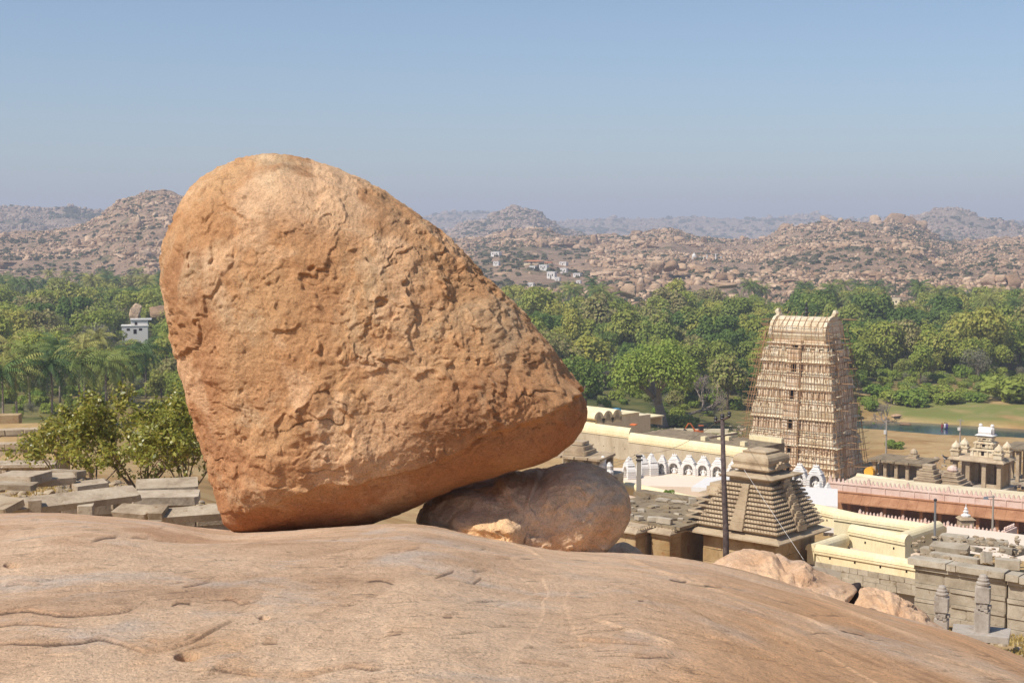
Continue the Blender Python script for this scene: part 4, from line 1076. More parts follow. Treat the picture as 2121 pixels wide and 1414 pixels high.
# leafy shrubs by the ruin on the left
M_SHL = leaf_mat('shrub_leaves', [(106, 112, 42), (138, 140, 54), (166, 160, 66), (180, 158, 76)], False, rough=0.38, spec=0.5)
M_STEM = stone('pale_stems', [(118, 98, 78), (150, 128, 106), (170, 150, 128)], 5, 0.4)
def shrub(px, ybase, D, hpx, wpx, seed, n, label, stems=9):
    r = np.random.default_rng(seed); out, tips = [], []
    base = at(px, ybase, D); k = D / F; H, W = hpx * k, wpx * k
    for i in range(stems):
        a = r.uniform(0, 6.28); q = r.uniform(0.15, 1.0)
        limbs(r, (W * 0.05 * q * math.cos(a), W * 0.05 * q * math.sin(a), -0.1), (math.cos(a) * W / H * 0.8 * q, math.sin(a) * W / H * 0.8 * q, 0.9), H * 0.36, 0.035, 3, out, tips, 0.75, 0.12, 2, 0.72)
    zt = max(p.z for p in tips); f = H / (zt + 0.1)
    t = thing('leafy_shrub', label, 'shrub', base, 0); t.scale = (f, f, f)
    link('stem', limb_mesh('stem', out, 5), M_STEM, t)
    pt = [p for (p_, r_) in out for p in p_[1:] if p.z > 0.06 * zt]
    bl = [(p.x, p.y, p.z, 0.26 * r.uniform(0.6, 1.4)) for p in pt]
    V, Fc, tone = leaf_cloud(r, bl, n, 0.075, shell=(0.2, 1.0), narrow=0.6, up=0.6)
    link('foliage', mesh_np('foliage', V, Fc, False, {'tone': tone}), M_SHL, t)
    return t
shrub(290, 1008, 50, 225, 230, 931, 10500, 'big leafy shrub with pale stems between slab ruin and huge boulder', 12)
shrub(115, 985, 56, 125, 100, 932, 1300, 'small leaning shrub left of the big leafy one', 4)
shrub(385, 1024, 46, 215, 130, 933, 4600, 'shrub squeezed against the left edge of the huge boulder', 7)
shrub(200, 1000, 53, 160, 150, 934, 2800, 'low sprawling shrub in front of the ruined steps', 6)

# ------------------------------------------------------------------ building materials and pieces
M_GREY = stone('grey_granite_block', [(152, 138, 118), (182, 168, 146), (198, 186, 166)], 1.2, 0.5, 9, 0.03, ((120, 96, 66), 0.60), 0.22)
M_TAN = stone('tan_temple_stone', [(158, 136, 110), (186, 164, 134), (200, 180, 150)], 1.0, 0.5, 9, 0.03, ((136, 110, 82), 0.60), 0.12)
M_WALLB = stone('stained_wall_stone', [(158, 126, 84), (182, 154, 114), (196, 172, 132)], 0.8, 0.4, 9, 0.03, ((150, 92, 50), 0.56), 0.2)
M_ROOFD = stone('lichen_roof_stone', [(118, 102, 82), (146, 128, 102), (164, 146, 118)], 0.9, 0.6, 8, 0.04, ((84, 74, 60), 0.55))
M_YEL = stone('yellow_limewash', [(232, 212, 166), (240, 222, 178), (244, 228, 190)], 0.5, 0.12, 4, 0.02, ((206, 182, 138), 0.61), stretch=(1, 1, 0.3))
M_YEL2 = stone('pale_limewash', [(218, 198, 160), (230, 212, 176), (238, 222, 190)], 0.5, 0.12, 4, 0.02, ((196, 172, 134), 0.62), stretch=(1, 1, 0.3))
M_PLAST = stone('old_plaster', [(176, 158, 130), (196, 180, 152), (208, 192, 166)], 0.5, 0.2, 6, 0.02, ((156, 132, 104), 0.6), stretch=(1, 1, 0.35))
M_STUCCO = plain('white_stucco', (222, 216, 208), 0.85, 0.2, 0.07, 1.5)
M_PINK = stone('pink_limewash', [(210, 176, 158), (224, 196, 180), (230, 206, 192)], 0.7, 0.2, 9, 0.02, ((196, 154, 130), 0.60))
M_RUST = stone('rust_eave_stone', [(150, 104, 74), (172, 124, 90), (188, 142, 108)], 0.7, 0.4, 9, 0.03, ((112, 72, 48), 0.62), stretch=(1, 1, 0.3))
M_GOP = stone('cream_gateway_plaster', [(212, 180, 144), (236, 212, 180), (244, 228, 204)], 0.55, 0.4, 5, 0.06, ((178, 132, 90), 0.58))
M_GOPW = stone('pale_gateway_ledge', [(190, 164, 126), (222, 204, 172), (232, 220, 196)], 0.7, 0.4, 5, 0.05, ((176, 140, 100), 0.60))
M_VOID = plain('dark_interior', (38, 26, 20), 0.95, 0.1)  # near-black colour painted for the shade inside openings
M_BAMBOO = plain('bamboo', (166, 128, 90), 0.7, 0.3, 0.3, 3)
M_WOOD = stone('weathered_timber', [(66, 56, 54), (92, 78, 74), (112, 98, 92)], 6, 0.3)
M_CONC = plain('concrete', (160, 150, 136), 0.9, 0.2, 0.12, 3)
M_FLOOR = plain('pale_paving', (226, 206, 184), 0.9, 0.15, 0.08, 0.5)
M_METAL = plain('galvanised_metal', (150, 152, 156), 0.45, 0.5, 0.1, 3, 0.6)
M_WIRE = plain('wire', (120, 112, 106), 0.6, 0.3)
M_ORANGE = plain('orange_paint', (214, 112, 52), 0.5, 0.4)
M_DARKM = plain('dark_metal', (48, 44, 46), 0.5, 0.4)
M_TILE = stone('orange_roof_tiles', [(186, 112, 74), (204, 132, 92), (214, 150, 110)], 0.6, 0.3)
M_PILLAR = stone('carved_pillar_granite', [(150, 136, 122), (178, 166, 152), (194, 182, 168)], 2.2, 0.5, 14, 0.02, ((132, 116, 100), 0.6), 0.1)
BLK = []
for i in range(6):
    q = random.Random(50 + i); mb = MB(); b = q.uniform(.02, .07)
    P = []
    for z in (-.5, .5):
        for x, y in ((-.5 + b, -.5), (.5 - b, -.5), (.5, -.5 + b), (.5, .5 - b), (.5 - b, .5), (-.5 + b, .5), (-.5, .5 - b), (-.5, -.5 + b)): P.append((x + q.uniform(-.02, .02), y + q.uniform(-.02, .02), z * (1 + q.uniform(-.07, .03))))
    mb.add(P, [list(range(8))[::-1], list(range(8, 16))] + [(j, (j + 1) % 8, 8 + (j + 1) % 8, 8 + j) for j in range(8)])
    BLK.append(mb.v and (mb.v, mb.f))
BLKM = {}
def blk(name, mat, parent, c, size, rz=0.0, rx=0.0, ry=0.0):
    i = rnd.randrange(6); k = (i, mat.name)
    if k not in BLKM:
        me = bpy.data.meshes.new('block'); me.from_pydata(BLK[i][0], [], BLK[i][1]); me.materials.append(mat); BLKM[k] = me
    o = bpy.data.objects.new(name, BLKM[k]); COL.objects.link(o)
    if parent is not None: o.parent = parent
    o.location = c; o.scale = size; o.rotation_euler = (rx, ry, rz)
    return o
def course_wall(parent, x0, x1, y, z0, rows, mat, thick=0.4, wmin=0.6, wmax=1.3, axis='x', name='block', gap=0.006):
    """rows of blocks laid along local x (or y); rows = [(height, how far the row stands proud)]"""
    z = z0
    for h, pr in rows:
        x = x0 - rnd.uniform(0, 0.4) * 0
        while x < x1 - 0.05:
            w = min(rnd.uniform(wmin, wmax), x1 - x)
            if x1 - (x + w) < wmin * 0.5: w = x1 - x
            c = (x + w / 2, y - pr / 2 + rnd.uniform(-.012, .012), z + h / 2); s = (w - gap, thick + pr, h - gap)
            if axis == 'y': c = (c[1], c[0], c[2]); s = (s[1], s[0], s[2])
            o = blk(name, mat, parent, c, s); x += w
        z += h
def frame(px, py, D): return at(px, py, D)

# ------------------------------------------------------------------ the scaffolded gateway tower
def gateway():
    c0 = at(1729, 992, 182); RZ = R(-38)
    t = thing('gateway_tower', 'cream stepped temple gateway tower wrapped in bamboo scaffolding', 'tower', c0, RZ)
    W, Dp = 12.9, 8.4
    # z levels above the foot, inset of each tier from the corner
    ys = [992, 953, 907, 840, 781, 724, 706]; zl = [0.0, 2.45, 5.3, 9.4, 13.0, 16.5, 17.7]
    ins = [0.0, 0.25, 0.55, 1.05, 1.55, 2.1, 2.55]
    def plan(i): return (-W + ins[i], -ins[i], ins[i] * 0.75, Dp - ins[i] * 0.75)
    cxm = -W / 2
    for i in range(6):
        x0, x1, y0, y1 = plan(i); X0, X1, Y0, Y1 = plan(i + 1); z0, z1 = zl[i], zl[i + 1]; h = z1 - z0
        tr = MB(); cw = 1.15 - 0.07 * i; bay = 0.5
        wz0, wz1 = z0 + h * 0.12, z0 + h * 0.50
        tr.frus(x0 + .25, x1 - .25, y0 + .25, y1 - .25, z0, X0 + .1, X1 - .1, Y0 + .1, Y1 - .1, z1 - 0.05)
        # middle bay: two jambs, sill and lintel round a real opening
        yb = y0 - bay
        tr.box(cxm - cw, cxm - 0.42, yb, y0 + 1.2, z0, z1 - 0.1); tr.box(cxm + 0.42, cxm + cw, yb, y0 + 1.2, z0, z1 - 0.1)
        tr.box(cxm - 0.42, cxm + 0.42, yb, y0 + 1.2, z0, wz0); tr.box(cxm - 0.42, cxm + 0.42, yb, y0 + 1.2, wz1, z1 - 0.1)
        # side bay on the right-hand face
        tr.box(x1 - 0.6, x1 + 0.3, (y0 + y1) / 2 - cw, (y0 + y1) / 2 + cw, z0, z1 - 0.12)
        wall = tr.build('tier', M_GOP, t)
        MB().box(cxm - 0.419, cxm + 0.419, yb + 0.45, yb + 0.7, wz0, wz1).build('window', M_VOID, wall)
        # ledges: base mouldings and the curved cornice
        lg = MB()
        def ring(a, za, zb, bb):
            lg.frus(x0 - a, x1 + a, y0 - a, y1 + a, za, x0 - bb, x1 + bb, y0 - bb, y1 + bb, zb)
            lg.frus(cxm - cw - a, cxm + cw + a, yb - a, y0 + .5, za, cxm - cw - bb, cxm + cw + bb, yb - bb, y0 + .5, zb - .01)
        ring(0.02, z0, z0 + h * .06, -.02); ring(0.10, z0 + h * .08, z0 + h * .13, 0.04)
        ring(0.06, z0 + h * .47, z0 + h * .50, .24); ring(0.24, z0 + h * .501, z0 + h * .56, .04); ring(.0, z0 + h * .562, z0 + h * .60, -.04)
        lg.build('cornice', M_GOPW, t)
        # pilasters and the row of little shrines above each cornice
        pl, sh = MB(), MB(); q = random.Random(70 + i)
        def wallface(a0, a1, put, skip=None):
            n = max(4, int((a1 - a0) / 0.40)); st = (a1 - a0) / n
            for k in range(n):
                a = a0 + (k + .5) * st
                if skip and skip[0] < a < skip[1]: continue
                put(a, k)
        def pil_f(a, k):
            w = .13 + .05 * (k % 3 == 0)
            pl.box(a - w, a + w, y0 + .10 - .06 * (k % 2), y0 + .3, z0 + h * .13, z0 + h * .47)
            if k % 2: pl.box(a - w * .5, a + w * .5, y0 - .06, y0 + .2, z0 + h * .15, z0 + h * .15 + min(1.0, h * .28) * q.uniform(.75, 1)); 
        def pil_r(a, k):
            w = .13 + .05 * (k % 3 == 0)
            pl.box(x1 - .3, x1 - .10 + .06 * (k % 2), a - w, a + w, z0 + h * .13, z0 + h * .47)
        wallface(x0 + .1, x1 - .1, pil_f, (cxm - cw, cxm + cw)); wallface(y0 + .1, y1 - .1, pil_r)
        for a in (cxm - cw + .14, cxm + cw - .14): pl.box(a - .14, a + .14, yb - .08, yb + .2, z0 + h * .13, z0 + h * .47)
        tag(pl.build('pilasters', M_GOP, t), kind='stuff')
        def shrine(x, y, w, d, hh, dome):
            za = z0 + h * .59
            sh.box(x - w, x + w, y - d, y + d, za, za + hh * .45)
            sh.frus(x - w * 1.2, x + w * 1.2, y - d * 1.2, y + d * 1.2, za + hh * .45, x - w * .95, x + w * .95, y - d * .95, y + d * .95, za + hh * .6)
            sh.frus(x - w * .9, x + w * .9, y - d * .9, y + d * .9, za + hh * .6, x - w * (.35 if dome else .7), x + w * (.35 if dome else .7), y - d * .3, y + d * .3, za + hh)
        hh = h * .44
        def sh_f(a, k): shrine(a, y0 + .22, .30 if k % 3 == 1 else .19, .22, hh * (1 if k % 3 == 1 else .8) * q.uniform(.85, 1.05), k % 3 != 1)
        def sh_r(a, k): shrine(x1 - .22, a, .22, .30 if k % 3 == 1 else .19, hh * (1 if k % 3 == 1 else .8) * q.uniform(.85, 1.05), k % 3 != 1)
        def sh_l(a, k): shrine(x0 + .22, a, .22, .2, hh * .9, True)
        if i < 5:
            wallface(x0 + .05, x1 - .05, sh_f, (cxm - cw, cxm + cw)); wallface(y0 + .2, y1 - .2, sh_r); wallface(y0 + .2, y1 - .2, sh_l)
            tag(sh.build('parapet_shrines', M_GOPW, t), kind='stuff')
    # barrel roof with horned gables and finial
    x0, x1, y0, y1 = plan(6); ym = (y0 + y1) / 2; hw = (y1 - y0) / 2 + .15; zr = 17.6; H = 3.0
    prof = [(ym - hw * .92, zr), (ym - hw * 1.05, zr + H * .22), (ym - hw, zr + H * .48), (ym - hw * .82, zr + H * .72), (ym - hw * .52, zr + H * .92), (ym - hw * .18, zr + H),
            (ym + hw * .18, zr + H), (ym + hw * .52, zr + H * .92), (ym + hw * .82, zr + H * .72), (ym + hw, zr + H * .48), (ym + hw * 1.05, zr + H * .22), (ym + hw * .92, zr)]
    roof = MB().xprof(prof, x0 + .1, x1 - .1).build('barrel_roof', M_GOPW, t, smooth=False)
    for x, sgn in ((x0, -1), (x1, 1)):
        g = MB(); gp = [(ym + (y - ym) * 1.10, zr + (z - zr) * 1.06) for y, z in prof]
        g.xprof(gp, x - .22, x + .22)
        g.frus(x - .25, x + .25, ym - .4, ym + .4, zr + H * 1.02, x - .25 + sgn * .3, x + .3 + sgn * .3, ym - .45, ym + .45, zr + H * 1.2).frus(x - .25 + sgn * .3, x + .3 + sgn * .3, ym - .45, ym + .45, zr + H * 1.201, x - .1 + sgn * .2, x + .15 + sgn * .2, ym - .25, ym + .25, zr + H * 1.32)
        ga = g.build('gable', M_GOPW, t)
        MB().xprof([(ym + (y - ym) * .6, zr + .25 + (z - zr) * .62) for y, z in prof], x + sgn * .15 - .1, x + sgn * .15 + .1 + sgn * .02).build('niche', M_GOP, ga)
    MB().lathe([(.28, zr + H - .05), (.34, zr + H + .1), (.14, zr + H + .25), (.30, zr + H + .5), (.14, zr + H + .75), (.22, zr + H + 1.0), (.06, zr + H + 1.3), (.14, zr + H + 1.55), (.03, zr + H + 2.0)], (cxm, ym), 10).build('finial', M_DARKM, roof)
    # plinth below the courtyard line
    MB().box(-W - .1, .1, -.1, Dp + .1, -3.0, 0.0).build('plinth', M_TAN, t)
    # bamboo scaffolding: its own thing, tied round the tower
    s = thing('bamboo_scaffold', 'bamboo pole scaffolding lashed round the cream gateway tower', 'scaffolding', c0, RZ)
    q = random.Random(5)
    def insz(z): return float(np.interp(z, zl + [20.8], ins + [2.75]))
    def pole(a, b, r=.042):
        MB().tube([a, b], [r, r * .8], 5).build('pole', M_BAMBOO, s)
    off = .7
    def corner(z, fx, fy):
        k = insz(z); x = (-W + k - off) if fx < 0 else (-k + off); y = (k * .75 - off - .35) if fy < 0 else (Dp - k * .75 + off)
        return x, y
    for k in range(27):                                   # uprights on the front
        f = (k + .5) / 27; pts = []
        ztop = q.uniform(15, 20.5)
        for za, zb in ((0, ztop * .5), (ztop * .5, ztop)):
            P = []
            for z in (za, zb):
                xl, y = corner(z, -1, -1); xr, _ = corner(z, 1, -1); P.append((xl + (xr - xl) * f + q.uniform(-.1, .1), y, z))
            pole(P[0], P[1])
    for fx, n, zt in ((1, 11, 20.5), (-1, 8, 20)):         # uprights on both flanks
        for k in range(n):
            f = (k + .3) / n; z2 = q.uniform(.75, 1.02) * zt
            for za, zb in ((0, z2 * .5), (z2 * .5, z2)):
                P = []
                for z in (za, zb):
                    x, ya = corner(z, fx, -1); _, yb = corner(z, fx, 1); P.append((x + q.uniform(-.15, .35) * (1 if fx > 0 else -1), ya + (yb - ya) * f, z))
                pole(P[0], P[1])
    z = 1.2
    while z < 20.2:                                        # ledgers with uneven overhanging ends
        xl, y = corner(z, -1, -1); xr, _ = corner(z, 1, -1); _, yb = corner(z, 1, 1)
        pole((xl - q.uniform(.1, .9), y, z), ((xl + xr) / 2 + q.uniform(-1, 1), y, z + q.uniform(-.1, .1))); pole(((xl + xr) / 2 - 1, y - .06, z + .05), (xr + q.uniform(.1, .9), y - .06, z + .02))
        pole((xr + .05, y - q.uniform(.2, .9), z + .1), (xr + .05, yb + q.uniform(.2, 1.2), z + .1)); pole((xl - .05, y - q.uniform(.2, 1.0), z + .1), (xl - .05, yb + q.uniform(0, .8), z + .1))
        if q.random() < .6: pole((xr - .4, y + q.uniform(1, 5), z + .16), (xr + q.uniform(1.2, 2.4), y + q.uniform(1, 5), z + .16), .06)
        if q.random() < .4: pole((xl + .3, y + q.uniform(.3, 2), z + .16), (xl - q.uniform(.8, 1.6), y + q.uniform(.3, 2), z + .16), .05)
        z += q.uniform(.72, .95)
    for k in range(9):                                     # poles laid over the barrel roof
        x = x0 + (x1 - x0) * (k + .5) / 9
        pole((x, y0 - .5, 19.2), (x + q.uniform(-.3, .5), ym - .4, 21.2)); 
    for k in range(3): pole((x0 - .4, ym - hw * (1.0 - .25 * k) - .2, 18.8 + .7 * k), (x1 + .6, ym - hw * (1.0 - .25 * k) - .2, 18.8 + .7 * k))
    for k in range(9):                                     # pale planks
        zz = q.uniform(3, 19); xr, y = corner(zz, 1, -1)
        MB().obox((xr + .25, y + q.uniform(0, 4), zz + .2), (.28, q.uniform(1.4, 3), .05), R(q.uniform(-12, 12))).build('plank', M_YEL2, s)
gateway()

# ------------------------------------------------------------------ rounded-coping walls
def coping_wall(name, label, a, b, ytop, h_cop, h_wall, mat=M_YEL, wmat=None, cat='wall', thick=0.9, base=None, base_h=0.0, yref=0, group=None):
    """wall from plan point a=(px,D) to b; ytop is the photo row of its top at a (yref=0) or b (1)"""
    A = Vector(((a[0] - CX) / F * a[1], a[1], 0)); B = Vector(((b[0] - CX) / F * b[1], b[1], 0))
    zt = tany(ytop) * (b[1] if yref else a[1])
    d = B - A; L = d.length; rz = math.atan2(d.y, d.x)
    t = thing(name, label, cat, (A.x, A.y, zt), rz, group)
    th = thick
    prof = [(0, -h_cop), (-.06, -h_cop * .95), (-.02, -h_cop * .55), (th * .12, -h_cop * .25), (th * .3, -h_cop * .07), (th * .5, 0), (th * .7, -h_cop * .07), (th * .88, -h_cop * .25), (th + .02, -h_cop * .55), (th + .06, -h_cop * .95), (th, -h_cop)]
    MB().xprof(prof[::-1], 0, L).build('coping', mat, t)
    w = MB().box(.03, L - .03, .06, th - .06, -h_cop - h_wall, -h_cop - .002).build('wall', wmat or mat, t)
    MB().box(0, L, -.03, .08, -h_cop - .14, -h_cop + .004).build('moulding', mat, t)
    dr = MB(); n = int(L / 1.6)
    for k in range(n): 
        x = (k + .6) * L / n; MB().box(x - .05, x + .05, .04, .10, -h_cop - h_wall * .55, -h_cop - h_wall * .55 + .13).build('drain_hole', M_VOID, w)
    if base: 
        course_wall(t, 0, L, .1 + .2, -h_cop - h_wall - base_h, [(base_h / 3, .12), (base_h / 3, .08), (base_h / 3, .1)], base, .4, .5, 1.2)
        MB().box(.05, L - .05, .3, th - .05, -h_cop - h_wall - base_h, -h_cop - h_wall - .003).build('core', base, t)
    return t, L
coping_wall('compound_wall', 'yellow rounded wall coping behind the row of white niches', (1304, 181), (1549, 168), 896, 1.05, 3.2, M_YEL, M_PLAST)
coping_wall('compound_wall', 'yellow rounded wall coping just right of the huge boulder tip', (1195, 188), (1305, 181.5), 873, 1.15, 3.0, M_YEL, M_PLAST)
coping_wall('parapet_wall', 'low yellow parapet in front of the white niches, behind rubble roof', (1255, 124), (1449, 114.5), 990, 0.42, 0.62, M_YEL)
coping_wall('yard_wall', 'long front yellow yard wall on a grey stone base', (1697, 82.3), (1912, 78), 1127, .40, .62, M_YEL, thick=.6, base=M_GREY, base_h=.95)
coping_wall('yard_wall', 'short yellow yard wall running back beside the stepped temple', (1697, 82.4), (1768, 85.3), 1127, .42, .8, M_YEL, thick=.6)
coping_wall('yard_wall', 'inner yellow wall with drain holes closing the small yard', (1766, 85.6), (1886, 82.5), 1086, .45, .95, M_YEL, thick=.7)
coping_wall('yard_wall', 'yellow yard wall returning away towards the pink battlements', (1884, 82.8), (1966, 86.5), 1106, .45, .9, M_YEL, thick=.7)
coping_wall('yard_wall', 'rear yellow yard wall below the pink battlement wall', (1734, 92), (1962, 87), 1058, .45, 1.1, M_YEL, thick=.7)
coping_wall('yard_wall', 'yellow wall in front of the brown eave, next to the white turrets', (1655, 106), (1780, 101), 1037, .5, .9, M_YEL, thick=.8)
coping_wall('compound_wall', 'long cream coping behind the pink battlements', (1779, 172), (2230, 152), 980, 1.0, 2.6, M_YEL2)
MB().prism([(0, 0), (18, 0), (18, 7), (0, 7)], -3, 0).build('flat_roof', M_ROOFD, tag(thing('flat_roofed_hall', 'flat grey roof behind the yellow compound coping', 'hall', at(1304, 896, 181) + Vector((.9, .9, -.25)), math.atan2(168 - 181, (1549 - CX) / F * 168 - (1304 - CX) / F * 181))))
hall = [o for o in bpy.data.objects if o.name.startswith('flat_roofed_hall')][0]
for k, x in enumerate((9.5, 11.5, 15.5)): MB().box(x, x + .7, 1.2 + (k % 2) * 2.2, 1.9 + (k % 2) * 2.2, 0, .5).build('roof_block', M_YEL, hall)
MB().box(10.4, 10.9, 3.4, 6.9, 0, .6).build('roof_curb', M_YEL, hall); MB().box(13.2, 18, 6.3, 6.9, 0, .55).build('roof_curb', M_YEL, hall)

# vaulted yellow building
def vaulted():
    c = at(1231, 880, 205)
    t = thing('vaulted_building', 'yellow building with three scalloped barrel vaults beyond the compound', 'building', c, R(-46))
    for k in range(3):
        y = k * 2.0; prof = [(y + 1.0 + 1.0 * math.cos(a), .9 + .95 * math.sin(a)) for a in np.linspace(0, math.pi, 11)]
        MB().xprof(prof[::-1] + [(y + 2.0, 0), (y, 0)][::-1], -9, 0).build('vault', M_YEL, t)
    MB().box(-9, 0, 0.02, 9.9, -2.2, 0.0).build('wall', M_YEL2, t)
    MB().box(-8.5, -.02, 6.01, 9.9, 0.004, .9).build('upper_room', M_YEL2, t)
    MB().box(-8.7, .1, 5.9, 10.0, .9, 1.05).build('roof', M_YEL, t)
    MB().box(-2.6, -1.6, 6.6, 7.6, 1.055, 1.6).build('water_tank', plain('blue_plastic', (70, 150, 190), .5), t)
    MB().box(-7, -.6, 9.95, 13.2, -2.2, .35).build('annex', M_YEL2, t)
    o = thing('low_shed', 'small yellow shed with open front beside the vaulted building', 'shed', at(1342, 884, 215), R(-46))
    MB().box(-3, 0, 0, .25, 0, 1.3).build('wall', M_YEL2, o); MB().box(-3, 0, 3.2, 3.4, 0, 1.3).build('wall', M_YEL2, o); MB().box(-3.2, .2, -.2, 3.6, 1.305, 1.5).build('roof', M_YEL, o); MB().box(-.3, 0, .255, .5, 0, 1.3).build('post', M_YEL, o)
vaulted()

# ------------------------------------------------------------------ white stucco niches and turrets
def niche_meshes():
    body = MB(); H = 2.35; w = .72; d = .5
    # arch: side piers + arch ring segments
    for sx in (-1, 1):
        body.box(sx * w - .17, sx * w + .17, -d, d, 0, .95)
        for k in range(4): body.box(sx * w - .21, sx * w + .21, -d - .05, d + .05, .12 + .25 * k, .20 + .25 * k)
    n = 9
    for k in range(n):
        a0, a1 = math.pi * k / n, math.pi * (k + 1) / n
        ri, ro = .52, .86
        q = [(ri * math.cos(a0), .9 + ri * math.sin(a0)), (ro * math.cos(a0), .9 + ro * math.sin(a0)), (ro * math.cos(a1), .9 + ro * math.sin(a1)), (ri * math.cos(a1), .9 + ri * math.sin(a1))]
        body.yprof(q, -d, d)
    body.box(-w, w, d - .12, d, 0, 1.5)
    crown = MB()
    for k in range(4):
        s = .72 - .14 * k; z = 1.60 + .2 * k
        crown.frus(-s, s, -d * (.95 - .15 * k), d * (.95 - .15 * k), z, -s * .86, s * .86, -d * (.8 - .15 * k), d * (.8 - .15 * k), z + .14); crown.box(-s * .75, s * .75, -d * .5, d * .5, z + .13, z + .22)
    for x in (-.22, 0, .22): crown.lathe([(.10, 2.36), (.12, 2.42), (.05, 2.5), (.015, 2.6 + (.12 if x == 0 else 0))], (x, 0), 7)
    statue = MB(); statue.lathe([(.30, 0), (.32, .18), (.22, .26), (.20, .5), (.24, .68), (.10, .80), (.13, .90), (.12, 1.02), (.03, 1.14)], (0, .05), 9)
    for sx in (-1, 1): statue.tube([(sx * .2, .0, .66), (sx * .36, -.12, .46), (sx * .26, -.22, .26)], [.07, .06, .05], 5)
    return body, crown, statue
_b, _c, _s = niche_meshes()
NB, NC, NS = _b.mesh('niche_arch'), _c.mesh('niche_crown'), _s.mesh('niche_statue', True)
for m_ in (NB, NC, NS): m_.materials.append(M_STUCCO)
NLAB = ['white stucco niche at the left end of the row, left of the concrete post', 'white stucco niche just right of the concrete post', 'side-on white stucco niche, second right of the concrete post', 'narrow white niche, first of the straight row',
        'white arched niche, second of the straight row', 'white arched niche with small side turrets, third of the straight row', 'white arched niche, fourth of the straight row, left of the timber pole', 'white arched niche half hidden behind the timber pole', 'white stucco niche right of the timber pole beside the temple tower']
for k, (px, yb, yt, D, rz, ws) in enumerate(((1303, 990, 944, 140, -75, 1), (1331, 983, 940, 142, -70, .9), (1349, 983, 937, 144, -70, .9), (1372, 980, 940, 150, -25, .72), (1397, 980, 938, 149, -25, 1), (1427, 983, 940, 147.5, -25, 1.05), (1457, 985, 942, 146, -25, 1), (1487, 987, 945, 144.5, -25, 1), (1520, 989, 949, 143, -25, .95))):
    pos = onz(px, yb, -24.7); D = pos.y; h = (tany(yt) - tany(yb)) * D; s = h / 2.65
    t = thing('stucco_niche', NLAB[k], 'niche', pos, R(rz), 'white stucco niches along the roof edge'); t.scale = (s * ws * 1.1, s, s)
    link('arch', NB, None, t); link('crown', NC, None, t); link('statue', NS, None, t)
TL = ['white stepped turret with arched niche, left of the pair beside the gateway tower', 'white stepped turret with arched niche, right of the pair before the gateway tower', 'low white niche with pointed arch at the end of the pink hall', 'small white niche hanging off the corner of the pink hall']
for k, (px, yb, yt, D, rz) in enumerate(((1656, 1003, 957, 146, -30), (1690, 1010, 960, 144, -30), (1697, 1034, 996, 140, -60), (1714, 1036, 998, 139, -75))):
    h = (tany(yt) - tany(yb)) * D; s = h / 2.65
    t = thing('stucco_turret', TL[k], 'turret', at(px, yb, D), R(rz), 'white turrets beside the gateway'); t.scale = (s * (1.05 if k < 2 else .7), s, s)
    link('arch', NB, None, t); link('crown', NC, None, t); link('statue', NS, None, t)
# terrace they stand on
def quad_sheet(name, pts, mat, label=None, cat=None, kind=None, depth=.3, parent=None):
    V = [Vector(p) for p in pts]; n = len(V); o = V[0].copy()
    mb = MB(); mb.add([v - o for v in V] + [v - o - Vector((0, 0, depth)) for v in V], [list(range(n)), list(range(n, 2 * n))[::-1]] + [((i + 1) % n, i, n + i, n + (i + 1) % n) for i in range(n)])
    return tag(mb.build(name, mat, parent, o), label, cat, kind=kind)
zt = -24.7
quad_sheet('roof_terrace', [onz(1250, 1003, zt), onz(1560, 1012, zt), onz(1580, 972, zt), onz(1250, 968, zt)], M_FLOOR, 'pale flat roof terrace carrying the row of white niches', 'roof', depth=3.0)
zt = tany(1012) * 138
quad_sheet('roof_terrace', [onz(1640, 1042, zt), onz(1735, 1048, zt), onz(1735, 1012, zt), onz(1640, 1006, zt)], M_STUCCO, 'white corner terrace under the turrets beside the gateway', 'roof', depth=2.5)
# sloping white roof strip right of the terrace
quad_sheet('sloping_roof', [at(1432, 1008, 128), at(1508, 1012, 126), at(1515, 986, 136), at(1462, 988, 137)], M_STUCCO, 'white sloping roof strip left of the stepped temple tower', 'roof', depth=.4)

